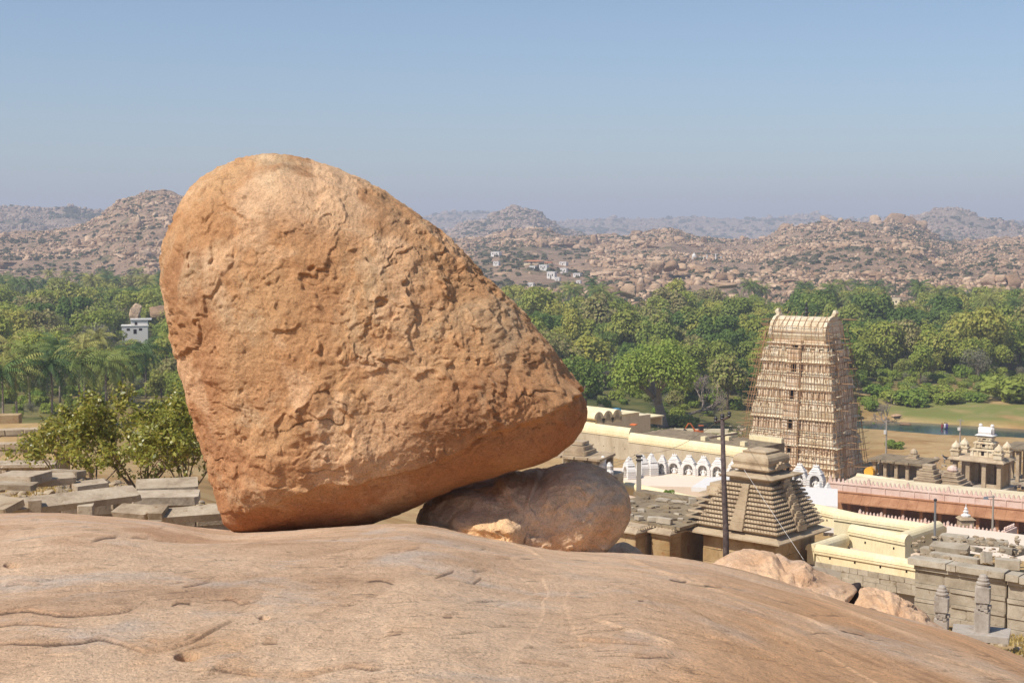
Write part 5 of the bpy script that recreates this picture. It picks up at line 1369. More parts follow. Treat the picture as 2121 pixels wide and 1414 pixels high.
# ------------------------------------------------------------------ stepped stone temple in the middle distance
def stepped_temple():
    N = at(1614, 1128, 80); RZ = R(-41)
    t = thing('stepped_temple', 'grey-brown stone temple with stepped pyramid tower and deep eaves', 'temple', N, RZ)
    W, Dp = 6.3, 6.1                               # main block: x -W..0, y 0..Dp ; eave edge is the plan outline
    def eave(x0, x1, y0, y1, nm='eave'):
        m = MB(); k = .75
        m.frus(x0 - 0, x1 + 0, y0 - 0, y1 + 0, -.10, x0, x1, y0, y1, -.02); m.frus(x0, x1, y0, y1, -.018, x0 + k, x1 - k, y0 + k, y1 - k, .30)
        return m.build(nm, M_TAN, t)
    eave(-W, 0, 0, Dp)
    # plinth of the tower and lowest course with beads
    def beads(x0, x1, y0, y1, z, sp=.20, r=.05):
        m = MB(); n = int((x1 - x0) / sp)
        for i in range(n): a = x0 + (i + .5) * (x1 - x0) / n; m.frus(a - r, a + r, y0 - .05, y0 + .1, z, a - r * .5, a + r * .5, y0 - .01, y0 + .1, z + .11)
        n = int((y1 - y0) / sp)
        for i in range(n): a = y0 + (i + .5) * (y1 - y0) / n; m.frus(x1 - .1, x1 + .05, a - r, a + r, z, x1 - .1, x1 + .01, a - r * .5, a + r * .5, z + .11)
        return m
    S0, S1, nt, z0 = 5.5, 3.45, 11, .32; th = .236
    cx_, cy_ = -S0 / 2 - .35, S0 / 2 + .32
    for i in range(nt):
        s = (S0 + (S1 - S0) * i / (nt - 1)) / 2; z = z0 + i * th
        m = MB(); m.box(cx_ - s + .15, cx_ + s - .15, cy_ - s + .15, cy_ + s - .15, z - .02, z + .09)
        m.frus(cx_ - s, cx_ + s, cy_ - s, cy_ + s, z + .09, cx_ - s - .03, cx_ + s + .03, cy_ - s - .03, cy_ + s + .03, z + .165)
        m.frus(cx_ - s - .03, cx_ + s + .03, cy_ - s - .03, cy_ + s + .03, z + .165, cx_ - s + .12, cx_ + s - .12, cy_ - s + .12, cy_ + s - .12, z + th + .004)
        tier = m.build('tier', M_TAN, t)
        tag(beads(cx_ - s, cx_ + s, cy_ - s, cy_ + s, z + .13).build('beads', M_TAN, tier), kind='stuff')
        # middle band of carved plaques on the front and on the side
        pw = .62 - .03 * i
        blk('plaque', M_TAN, t, (cx_ + .05, cy_ - s - .02, z + th / 2 + .06), (pw * 1.5, .2, th * .98))
        if i % 2 == 0: 
            blk('plaque', M_TAN, t, (cx_ + s - .03, cy_, z + .16), (.3, 1.0, .34)); blk('plaque', M_TAN, t, (cx_ + s - .05, cy_, z + .42), (.26, .66, .22)); blk('plaque', M_TAN, t, (cx_ + s - .07, cy_, z + .57), (.2, .3, .12))
    zt = z0 + nt * th
    MB().box(cx_ - 1.35, cx_ + 1.35, cy_ - 1.35, cy_ + 1.35, zt - .01, zt + .36).build('neck', M_TAN, t)
    MB().frus(cx_ - 1.78, cx_ + 1.78, cy_ - 1.78, cy_ + 1.78, zt + .36, cx_ - 1.85, cx_ + 1.85, cy_ - 1.85, cy_ + 1.85, zt + .46).frus(cx_ - 1.85, cx_ + 1.85, cy_ - 1.85, cy_ + 1.85, zt + .462, cx_ - 1.15, cx_ + 1.15, cy_ - 1.15, cy_ + 1.15, zt + .62).build('cap_slab', M_TAN, t)
    MB().box(cx_ - .95, cx_ + .95, cy_ - .95, cy_ + .95, zt + .62, zt + .80).build('neck', M_TAN, t)
    dome = MB(); pr = [(1.26, .80), (1.32, .90), (1.20, 1.04), (1.18, 1.10), (1.24, 1.28), (1.22, 1.42), (1.14, 1.58), (.98, 1.70), (.74, 1.76)]
    for (a, za), (b, zb) in zip(pr, pr[1:]): dome.frus(cx_ - a, cx_ + a, cy_ - a, cy_ + a, zt + za, cx_ - b, cx_ + b, cy_ - b, cy_ + b, zt + zb)
    dm = dome.build('dome', M_TAN, t)
    for dx, dy in ((1.16, 0),):
        MB().xprof([(cy_ - .55, zt + .86), (cy_ + .55, zt + .86), (cy_ + .6, zt + 1.0), (cy_ + .4, zt + 1.06), (cy_ + .36, zt + 1.2), (cy_ + .15, zt + 1.16), (cy_, zt + 1.3), (cy_ - .15, zt + 1.16), (cy_ - .36, zt + 1.2), (cy_ - .4, zt + 1.06), (cy_ - .6, zt + 1.0)], cx_ + 1.1, cx_ + 1.4).build('kudu', M_TAN, dm)
    MB().frus(cx_ - .78, cx_ + .78, cy_ - .78, cy_ + .78, zt + 1.76, cx_ - .82, cx_ + .82, cy_ - .82, cy_ + .82, zt + 1.86).frus(cx_ - .82, cx_ + .82, cy_ - .82, cy_ + .82, zt + 1.862, cx_ - .55, cx_ + .55, cy_ - .55, cy_ + .55, zt + 1.96).build('crown_stone', M_TAN, dm)
    # vestibule block stepping down at the left of the tower
    for i in range(5):
        a = 1.5 - .17 * i; z = .30 + .36 * i
        blk('vestibule_course', M_TAN, t, (-W + .55 + .12 * i, 2.6, z + .17), (1.9 - .14 * i, 2.6 - .2 * i, .34))
        blk('vestibule_course', M_TAN, t, (-W + .2 + .12 * i, 2.3, z + .33), (2.0 - .14 * i, 2.9 - .2 * i, .08))
    blk('vestibule_crown', M_TAN, t, (-W + 1.0, 2.6, 2.28), (1.5, 1.9, .36)); blk('vestibule_crown', M_TAN, t, (-W + .9, 2.6, 2.56), (1.1, 1.5, .2))
    # walls under the eaves
    rows = [(.55, .02), (.7, 0), (.16, .05), (.75, 0), (.7, 0), (.28, .06)]
    H = sum(r for r, _ in rows)
    course_wall(t, -W + .7, -.7, .7 + .2, -.11 - H, rows, M_WALLB, .4, .9, 1.7)
    course_wall(t, .7 + .02, Dp - .7, -.7 - .2, -.11 - H, rows, M_WALLB, .4, .9, 1.7, axis='y')
    MB().box(-W + .8, -.8, 1.0, Dp - .7, -.11 - H, -.12).build('core', M_WALLB, t)
    # wing: two stepped bays with a flat rubble roof
    b1 = (-W - 1.7, -W + .01, -1.75); b2 = (-W - 1.7 - 6.0, -W - 1.71, -2.8)
    for x0, x1, y in (b1, b2):
        m = MB(); m.frus(x0 - .0, x1, y, 6.0, -.10, x0, x1, y, 6.0, -.02); m.build('eave', M_TAN, t)
        m = MB(); m.frus(x0 + .001, x1 - .001, y, 6.0, -.019, x0 + .5, x1 - .3, y + .7, 6.0, .22); m.build('eave_slope', M_TAN, t)
        tag(beads(x0, x1, y + .55, 5.9, .10, .22, .07).build('beads', M_TAN, t), kind='stuff')
        course_wall(t, x0 + .1, x1 - .3, y + .55, -.11 - H, rows, M_WALLB, .4, .9, 1.6)
        course_wall(t, y + .37, -.2, x1 - .48, -.11 - H, rows, M_WALLB, .4, .9, 1.6, axis='y')
        MB().box(x0 + .2, x1 - .7, y + .7, 5.9, -.11 - H, -.12).build('core', M_WALLB, t)
    MB().box(b2[0] + .3, -W + .3, -1.2, 6.2, .18, .36).build('roof', M_ROOFD, t)
    MB().box(b2[0] - .2, -W - .4, 5.4, 6.5, .365, .62).build('roof_curb', M_ROOFD, t)
    q = random.Random(8)
    for k in range(46):
        x, y = q.uniform(b2[0] + .5, -W - .2), q.uniform(-.9, 5.2); s = q.uniform(.12, .42)
        blk('rubble_stone', M_ROOFD if q.random() < .7 else M_GREY, t, (x, y, .36 + s * .12), (s * 1.5, s, s * .4), q.uniform(0, 3), q.uniform(-.2, .2))
    for x, y, w, d, h, rz in ((-W - 1.0, -.9, 1.0, .35, .32, .1), (-W - 1.9, -.75, .7, .4, .25, .5), (-W - 2.8, -1.0, .5, .4, .22, -.4), (-5.2 - W, 5.0, .9, .6, .12, .1), (-4.1 - W, 5.2, 1.1, .5, .1, .3), (-3.2 - W, 5.4, .5, .5, .35, .7), (-2.2 - W, 5.5, 1.2, .35, .22, -.1)):
        blk('rubble_stone', M_GREY, t, (x, y, .40 + h / 2), (w, d, h), rz)
stepped_temple()
w_ = tree('bush0', 0, 50, .16, 'tuft of green weeds on the rubble roof', None, 'weed_tuft', .16, 'plant'); w_.location = at(1384, 1026, 95.5)

# ------------------------------------------------------------------ pink battlemented hall on the right
def merlon_mesh():
    m = MB(); m.xprof([(-.11, 0), (.11, 0), (.11, .26), (.05, .34), (0, .46), (-.05, .34), (-.11, .26)], -.07, .07)
    return m
MER = None
def merlons(parent, L, y, z, sp, s, mat, big=9):
    global MER
    for k in range(int(L / sp)):
        key = ('mer', mat.name)
        if key not in BLKM:
            m = MB(); m.yprof([(-.15, 0), (.15, 0), (.17, .10), (.10, .2), (.13, .3), (0, .46), (-.13, .3), (-.10, .2), (-.17, .10)], -.07, .07); me = m.mesh('merlon'); me.materials.append(mat); BLKM[key] = me
        o = bpy.data.objects.new('merlon', BLKM[key]); COL.objects.link(o); o.parent = parent; o.location = ((k + .5) * sp, y, z); q = s * (1.5 if k % big == 0 else 1); o.scale = (q * .9, q, q)
def pink_hall():
    A = Vector(((1722 - CX) / F * 150, 150, 0)); Bq = Vector(((2230 - CX) / F * 137, 137, 0)); d = Bq - A; L = d.length; rz = math.atan2(d.y, d.x)
    zt = tany(996) * 150
    t = thing('pink_hall', 'long pink hall with battlements and sloping rust-brown stone eave', 'hall', (A.x, A.y, zt), rz)
    MB().box(0, L, 0, .35, -.9, 0).build('parapet', M_PINK, t); MB().box(0, L, .351, 8.9, -.9, -.75).build('roof', M_YEL2, t)
    MB().box(-.05, L, -.08, 0, -.2, -.08).build('cornice_band', M_PINK, t)
    n = int(L / 1.45)
    for k in range(n): MB().box(k * L / n, k * L / n + .10, -.06, 0, -.9, -.2).build('rib', M_PINK, t)
    merlons(t, L, .12, 0, .46, .95, M_PINK)
    MB().xprof([(0, -.9), (0, -1.08), (-.25, -1.08), (-.30, -.98), (-.25, -.9)], 0, L).build('roll_moulding', M_RUST, t)
    n = int(L / .95)
    for k in range(n):
        x0, x1 = k * L / n, (k + 1) * L / n - .015; j = rnd.uniform(-.02, .02)
        MB().xprof([(-.1, -1.09), (-.18, -1.22), (-1.25, -1.98 + j), (-1.25, -1.86 + j), (-.22, -1.09)][::-1], x0, x1).build('eave_slab', M_RUST, t)
    for k in range(int(L / 1.9)):
        x = .6 + k * 1.9; c = MB(); c.box(x - .16, x + .16, -.55, -.25, -3.8, -1.75); c.box(x - .22, x + .22, -.62, -.18, -2.0, -1.72); c.box(x - .24, x + .24, -.63, -.17, -3.8, -3.4); c.build('column', M_RUST, t)
    MB().box(0, L, 2.6, 8.9, -3.8, -.91).build('inner_wall', M_RUST, t); MB().box(-.1, L, -.9, 9, -6.5, -3.8).build('platform', M_GREY, t)
    # lower battlement wall in front
    A2 = Vector(((1784 - CX) / F * 111, 111, 0)); B2 = Vector(((2094 - CX) / F * 103.5, 103.5, 0)); d = B2 - A2; L2 = d.length; rz2 = math.atan2(d.y, d.x); zt = tany(1065) * 111
    w = thing('battlement_wall', 'low pink battlement wall in front of the brown eave', 'wall', (A2.x, A2.y, zt), rz2)
    MB().box(0, L2, 0, .4, -.75, 0).build('wall', M_PINK, w); MB().box(0, L2, -.06, .46, -.08, .001).build('string_course', M_PINK, w); merlons(w, L2, .2, .002, .30, .62, M_PINK, 6)
    MB().box(L2 - .4, L2, .401, 2.6, -.75, .15).build('return_wall', M_PINK, w)
    for k in range(7):
        o = bpy.data.objects.new('merlon', BLKM[('mer', M_PINK.name)]); COL.objects.link(o); o.parent = w; o.location = (L2 - .2, .6 + k * .3, .15); o.scale = (.62, .62, .62); o.rotation_euler = (0, 0, R(90))
    MB().box(-.5, L2 + 14, -.05, .7, -3, -.751).build('footing', M_FLOOR, w)
    f = thing('finial', 'small stepped stucco finial standing behind the pink battlement wall', 'finial', at(2000, 1082, 109.5), 0)
    MB().box(-.5, .5, -.5, .5, -.4, .3).frus(-.62, .62, -.62, .62, .3, -.4, .4, -.4, .4, .5).build('base', M_TAN, f)
    MB().lathe([(.36, .5), (.38, .6), (.16, .75), (.22, .9), (.10, 1.0), (.14, 1.1), (.04, 1.25), (.02, 1.5)], (0, 0), 9).build('spire', M_STUCCO, f)
pink_hall()
zt = tany(1112) * 96
quad_sheet('paved_terrace', [onz(1955, 1135, zt), onz(2230, 1195, zt), onz(2230, 1120, zt), onz(1962, 1088, zt)], M_FLOOR, kind='structure', depth=1.5)
quad_sheet('yard_floor', [(17.5, 82.3, -19.55), (22.6, 78.6, -19.55), (25.5, 82.5, -19.55), (20.7, 86, -19.55)], M_CONC, kind='structure', depth=2.5)

# ------------------------------------------------------------------ poles and wires
def poles():
    a, b = at(1506, 1150, 62), at(1496, 857, 63.5)
    t = thing('utility_pole', 'dark leaning timber power pole with crossarm in front of the temple', 'pole', a, 0)
    d = b - a
    MB().tube([Vector((0, 0, -2.5)), d * .15 + Vector((-.02, 0, 0)), d * .5 + Vector((-.03, 0, 0)), d], [.15, .14, .12, .09], 10).build('shaft', M_WOOD, t, smooth=True)
    ca, cb = at(1470, 906, 63.6) - a, at(1527, 897, 62.8) - a
    MB().tube([ca, cb], .045, 6).build('crossarm', M_WOOD, t)
    ca2, cb2 = at(1481, 875, 63.7) - a, at(1511, 863, 63.1) - a
    arm = MB().tube([ca2, cb2], .05, 6).build('crossarm', M_WOOD, t)
    for f in (0.05, .5, .98):
        p = ca2 + (cb2 - ca2) * f; MB().lathe([(.05, .0), (.10, .06), (.06, .12), (.11, .17), (.06, .22), (.03, .26)], (0, 0), 8).build('insulator', M_DARKM, arm, p)
    p = thing('concrete_post', 'short grey concrete post with clamps standing before the white niches', 'post', at(1323, 1025, 95), 0)
    MB().frus(-.17, .17, -.14, .14, -.3, -.13, .13, -.11, .11, 2.75).build('shaft', M_CONC, p)
    for z in (2.35, 2.62): MB().box(-.2, .24, -.16, .16, z, z + .09).build('clamp', M_DARKM, p)
    m = thing('metal_pole', 'thin grey metal pole beside the yellow yard wall', 'pole', at(1936, 1128, 84), 0)
    MB().tube([(0, 0, -.6), (-.02, 0, 2.7)], [.08, .065], 8).build('shaft', M_METAL, m); MB().lathe([(.1, 2.66), (.11, 2.74), (.06, 2.8)], (-.02, 0), 8).build('cap', M_DARKM, m); MB().box(-.14, .1, -.1, .1, .3, .42).build('bracket', M_DARKM, m)
    m = thing('lamp_post', 'slim white lamp post in front of the pink hall', 'lamp post', at(2056, 1088, 108), 0)
    MB().tube([(0, 0, -.4), (0, 0, 2.35)], [.09, .06], 8).build('shaft', M_CONC, m); MB().box(-.45, .12, -.05, .05, 2.2, 2.26).build('arm', M_METAL, m); MB().frus(-.75, -.4, -.12, .12, 2.06, -.7, -.45, -.08, .08, 2.24).build('lamp', M_METAL, m)
    for px, yb, yt, D, lab in ((1835, 947, 869, 205, 'pale street light pole on the dry bank right of the gateway tower'), (1988, 929, 868, 215, 'pale lamp pole on the river bank above the small domed pavilion')):
        c = at(px, yb, D); h = (tany(yt) - tany(yb)) * D
        m = thing('lamp_post', lab, 'lamp post', (c.x, c.y, c.z), 0)
        MB().tube([(0, 0, -2), (0, 0, h)], [.16, .1], 8).build('shaft', M_CONC, m); MB().box(-.5, .5, -.06, .06, h - .25, h - .13).build('crossarm', M_CONC, m); MB().box(-.35, -.05, -.2, .2, h * .62, h * .72).build('meter_box', M_STUCCO, m)
    def wire(a, b, sag, r, lab, mat=M_WIRE):
        P = [a + (b - a) * f - Vector((0, 0, sag * 4 * f * (1 - f))) for f in np.linspace(0, 1, 13)]
        o = MB().tube([p - P[0] for p in P], r, 5).build('wire', mat, None, P[0]); tag(o, lab, 'wire')
    wire(at(1324, 938, 95), at(1210, 962, 100), .3, .012, 'upper thin wire running left from the concrete post'); wire(at(1324, 943, 95), at(1205, 974, 100), .3, .012, 'lower thin wire running left from the concrete post')
    wire(at(1325, 936, 95), at(1481, 876, 63.7), .5, .012, 'thin wire from the concrete post up to the timber pole')
    wire(at(1541, 972, 77.5), at(1672, 1170, 66), .0, .008, 'pale straight guy wire across the stepped temple tower', M_STUCCO)
    wire(at(1526, 897, 62.8), at(1550, 890, 180), .5, .012, 'thin wire from the pole crossarm towards the gateway tower')
poles()

# ------------------------------------------------------------------ ruined wall, fallen slabs and carved pillars on the right
def right_ruin():
    A = Vector(((1903 - CX) / F * 56, 56, 0)); zt = tany(1153) * 56
    t = thing('ruined_wall', 'grey block wall of a ruin with broken coping behind two carved pillars', 'wall', (A.x, A.y, zt), R(-39))
    rows = [(.30, .12), (.42, 0), (.13, .05), (.46, .0), (.16, .06), (.55, .0), (.20, .10)]; H = sum(r for r, _ in rows)
    course_wall(t, .1, 3.75, .25, -.26 - H, rows, M_GREY, .5, .9, 1.9); course_wall(t, 3.80, 7.5, .31, -.32 - H, rows, M_GREY, .5, .8, 1.5)
    course_wall(t, .6, 5.0, 0.35, -.26 - H, rows[:5], M_GREY, .5, .9, 1.6, axis='y')
    for x0, x1, dz in ((-.12, 1.45, 0), (1.47, 1.85, -.03), (1.87, 3.72, -.02), (3.80, 4.3, -.06), (4.32, 5.9, -.1), (5.92, 7.6, -.1)): blk('coping_slab', M_GREY, t, ((x0 + x1) / 2, .12, -.13 + dz), (x1 - x0, .75, .25), 0, 0, 0)
    MB().box(.3, 7.4, .45, 5.2, -.3 - H, -.72).build('fill', ground_earth, t)
    for px, py, D, w, h, dpt, rz, rx, ry, lab in (
        (1977, 1116, 62, 1.15, .36, .7, -30, 0, 0, 'grey block with dark broken end, rearmost on the ruined wall'), (2037, 1122, 61.5, 2.0, .24, .6, -12, 0, .03, 'long grey slab lying level on top of the ruin'),
        (1968, 1139, 59.5, 1.55, .46, .8, -30, .12, .0, 'large grey slab tilted towards the viewer on the ruin'), (1978, 1156, 58, 2.0, .26, .5, -34, 0, .02, 'long grey slab under the tilted one at the wall head'),
        (2043, 1156, 57.5, .45, .5, .25, 15, -.5, .25, 'pale slab leaning steeply in the gap of the ruin'), (2087, 1167, 56.5, .95, .38, .5, -20, 0, 0, 'square grey block at the right of the wall head'),
        (2083, 1139, 60, .5, .24, .4, -10, 0, .1, 'small grey block below the long level slab'), (2021, 1137, 60, .45, .2, .4, 20, 0, .2, 'small pale block between the slabs of the ruin'),
        (2108, 1140, 60.5, .9, .26, .6, 25, .05, -.05, 'grey slab at the right picture edge on the ruin'), (1922, 1142, 60.5, .55, .36, .6, -35, 0, 0, 'grey block at the left end of the ruin, by the metal pole')):
        tag(blk('stone_slab', M_GREY, None, at(px, py, D), (w, dpt, h), R(rz), rx, ry), lab, 'slab')
    def pillar(px, yb, yt, D, rz, lab, broken):
        b = at(px, yb, D); h = (tany(yt) - tany(yb)) * D; s = h / 1.75
        p = thing('carved_pillar', lab, 'pillar', b, R(rz)); p.scale = (s, s, s)
        def sq(m, a, z0, z1, c=.03): m.prism([(-a + c, -a), (a - c, -a), (a, -a + c), (a, a - c), (a - c, a), (-a + c, a), (-a, a - c), (-a, -a + c)], z0, z1)
        m = MB(); sq(m, .235, -.5, .62); m.build('lower_block', M_PILLAR, p)
        m = MB(); m.lathe([(.225, .62), (.215, .64), (.215, .86), (.225, .88)], (0, 0), 8, R(22.5)); m.build('octagon_shaft', M_PILLAR, p)
        m = MB(); sq(m, .23, .88, 1.36); m.build('upper_block', M_PILLAR, p)
        m = MB(); m.lathe([(.20, 1.36), (.19, 1.42), (.215, 1.45), (.215, 1.50), (.17, 1.53), (.18, 1.60), (.14, 1.63), (.13, 1.70), (.09, 1.75)], (0, 0), 14); m.build('capital', M_PILLAR, p, smooth=False)
        m = MB(); q = random.Random(int(px))
        for a, z in ((-.1, .75), (.1, .78), (.0, .7), (.12, .66)): m.obox((a, -.22, z), (.12, .08, .1), q.uniform(-.3, .3))
        for a, z in ((-.1, .75), (.1, .72)): m.obox((.22, a, z), (.08, .12, .1), q.uniform(-.3, .3))
        tag(m.build('carving', M_PILLAR, p), kind='stuff')
        return p
    pillar(1949, 1318, 1212, 41.5, -22, 'shorter carved granite pillar rising behind the rock slope', 0)
    pillar(2034, 1302, 1189, 44, -22, 'taller carved granite pillar on its flat base slab', 0)
    tag(blk('base_slab', M_PILLAR, None, at(2032, 1312, 44.0) , (1.7, 1.2, .2), R(-20)), 'flat base slab under the taller carved pillar', 'slab')
    for kk, (px, py, D, s) in enumerate(((1890, 1262, 50, .5), (1905, 1275, 47, .4), (1880, 1278, 47, .35), (1915, 1250, 52, .45), (2010, 1335, 40, .3), (1900, 1290, 44, .3))):
        tag(blk('rubble_stone', M_GREY, None, (lambda p: Vector((p.x, p.y, gz(p.x, p.y) + s * .2)))(at(px, py, D)), (s * 1.4, s, s * .6), rnd.uniform(0, 3), rnd.uniform(-.2, .2)), 'loose grey stone by the carved pillars, %s' % ['largest, nearest the yellow wall base', 'below the ruined wall corner', 'lowest left one', 'close under the ruined wall', 'at the foot of the rock slope, rightmost', 'small one beside the rock outcrop'][kk], 'stone', 'loose stones by the pillars')
ground_earth = bpy.data.materials['dry_earth']
right_ruin()

# ------------------------------------------------------------------ pavilions beyond the wall on the right
def pavilion():
    c = at(2072, 1012, 171); t = thing('domed_pavilion', 'stone pavilion crowned by a cream three-tier tower and corner turrets', 'pavilion', c, R(-38))
    W, D_, H = 6.0, 3.6, 3.05
    for x in (-W + .25, -W + 1.9, -W + 3.9, -.25):
        for y in (.25, D_ - .25):
            m = MB(); m.box(x - .25, x + .25, y - .25, y + .25, -1.5, H); m.box(x - .36, x + .36, y - .36, y + .36, H - .35, H); m.build('pillar', M_TAN, t)
    MB().box(-1.9, -.5, .15, .35, -1.5, .35).build('low_wall', M_TAN, t); MB().box(-.3, -.1, .5, D_ - .5, -1.5, H - .36).build('side_wall', M_WALLB, t); MB().box(-W + .5, -.6, D_ - .2, D_, -1.5, H - .36).build('rear_wall', M_WALLB, t)
    MB().frus(-W - .5, .5, -.5, D_ + .5, H + .0, -W - .5, .5, -.5, D_ + .5, H + .12).frus(-W - .5, .5, -.5, D_ + .5, H + .122, -W, 0, 0, D_, H + .55).build('eave', M_TAN, t)
    tw = MB(); cx_, cy_ = -W * .42, D_ / 2
    for i, (a, b, z0, z1) in enumerate(((1.55, 1.15, .55, 1.6), (1.2, .9, 1.6, 2.45), (.85, .65, 2.45, 3.1))):
        tw = MB(); tw.frus(cx_ - a, cx_ + a, cy_ - b, cy_ + b, H + z0, cx_ - a * .93, cx_ + a * .93, cy_ - b * .93, cy_ + b * .93, H + z1 - .12); tw.box(cx_ - a - .1, cx_ + a + .1, cy_ - b - .1, cy_ + b + .1, H + z1 - .34, H + z1 - .24)
        for k in range(5): 
            x = cx_ - a + (k + .5) * a * .4; 
            if k != 2: tw.box(x - .1, x + .1, cy_ - b - .07, cy_ - b + .1, H + z0, H + z1 - .34)
        o = tw.build('tier', M_GOPW, t); MB().box(cx_ - .17, cx_ + .17, cy_ - b - .02, cy_ - b + .05, H + z0 + .15, H + z1 - .4).build('niche', M_VOID, o)
    MB().frus(cx_ - 1.15, cx_ + 1.15, cy_ - .9, cy_ + .9, H + 3.1, cx_ - .9, cx_ + .9, cy_ - .7, cy_ + .7, H + 3.25).build('roof_eave', M_STUCCO, t)
    prof = [(cy_ - .6, H + 3.25), (cy_ - .66, H + 3.5), (cy_ - .5, H + 3.9), (cy_ - .2, H + 4.1), (cy_ + .2, H + 4.1), (cy_ + .5, H + 3.9), (cy_ + .66, H + 3.5), (cy_ + .6, H + 3.25)]
    rf = MB().xprof(prof, cx_ - .8, cx_ + .8).build('barrel_roof', M_STUCCO, t)
    for sg in (-1, 1): MB().lathe([(.28, H + 3.3), (.3, H + 3.9), (.2, H + 4.1), (.25, H + 4.3), (.12, H + 4.48)], (cx_ + sg * .72, cy_), 9).build('horn', M_STUCCO, rf)
    for x, y in ((-W + .3, .3), (-.4, .3), (-.4, D_ - .4), (-W + .3, D_ - .4)):
        m = MB(); m.box(x - .5, x + .5, y - .5, y + .5, H + .5, H + 1.1); m.box(x - .6, x + .6, y - .6, y + .6, H + 1.1, H + 1.22); m.box(x - .42, x + .42, y - .42, y + .42, H + 1.22, H + 1.45)
        m.lathe([(.55, H + 1.45), (.58, H + 1.6), (.45, H + 1.85), (.2, H + 2.1), (.04, H + 2.35)], (x, y), 9); m.build('turret', M_GOPW, t)
    MB().box(-W - .6, .6, -.6, D_ + .6, -2.5, -1.5 + 1.42).build('platform', M_GREY, t)
pavilion()
def flat_hall(name, label, px, py, D, W, Dp, H, rz, n, mat=M_ROOFD):
    t = thing(name, label, 'hall', at(px, py, D), R(rz))
    for k in range(n):
        x = -W + .3 + k * (W - .6) / (n - 1)
        for y in (.3, Dp * .5, Dp - .3): m = MB(); m.box(x - .2, x + .2, y - .2, y + .2, -1.5, H); m.box(x - .32, x + .32, y - .32, y + .32, H - .25, H); m.build('pillar', M_TAN, t)
    n2 = max(2, int(W / 1.3))
    for k in range(n2): blk('roof_slab', mat, t, (-W - .4 + (k + .5) * (W + .8) / n2, Dp / 2, H + .14 + rnd.uniform(-.02, .03)), ((W + .8) / n2 - .03, Dp + .9, .26))
    MB().box(-W - .3, .3, -.3, Dp + .3, -2.6, -.2).build('platform', M_GREY, t)
    return t
def step_tower(name, label, px, py, D, base, n, h, rz, mat=M_TAN, top=True, pinkish=False):
    t = thing(name, label, 'shrine', at(px, py, D), R(rz))
    for i in range(n):
        s = base / 2 * (1 - .72 * i / n); blk('tier', mat, t, (0, 0, (i + .35) * h / n), (s * 2, s * 2, h / n * .62)); blk('tier_ledge', mat, t, (0, 0, (i + .8) * h / n), (s * 2.15, s * 2.15, h / n * .3))
    if top: MB().lathe([(base * .16, h), (base * .2, h + .2), (base * .16, h + .5), (base * .06, h + .7)], (0, 0), 8, R(22.5)).build('crown_stone', M_PINK if pinkish else mat, t)
    blk('footing', mat, t, (0, 0, -1.0), (base * 1.1, base * 1.1, 2.0))
    return t
flat_hall('pillared_hall', 'low flat-roofed pillared stone hall right of the orange tank', 1906, 994, 168, 6.2, 4.5, 1.7, -38, 5)
step_tower('stepped_shrine', 'small stepped stone tower on the low pillared hall', 1892, 966, 172, 2.4, 4, 1.5, -38)
step_tower('stepped_shrine', 'ruined stepped stone shrine beside the low pillared hall', 1924, 998, 164, 2.6, 4, 2.1, -38, top=False)
step_tower('stepped_shrine', 'low stepped shrine with reddish top left of the domed pavilion', 1972, 1004, 164, 3.2, 4, 1.6, -38, M_TAN, True, True)
flat_hall('pillared_hall', 'flat-roofed pillared hall at the right picture edge behind the pavilion', 2190, 1004, 178, 7.0, 6.0, 3.9, -38, 5)
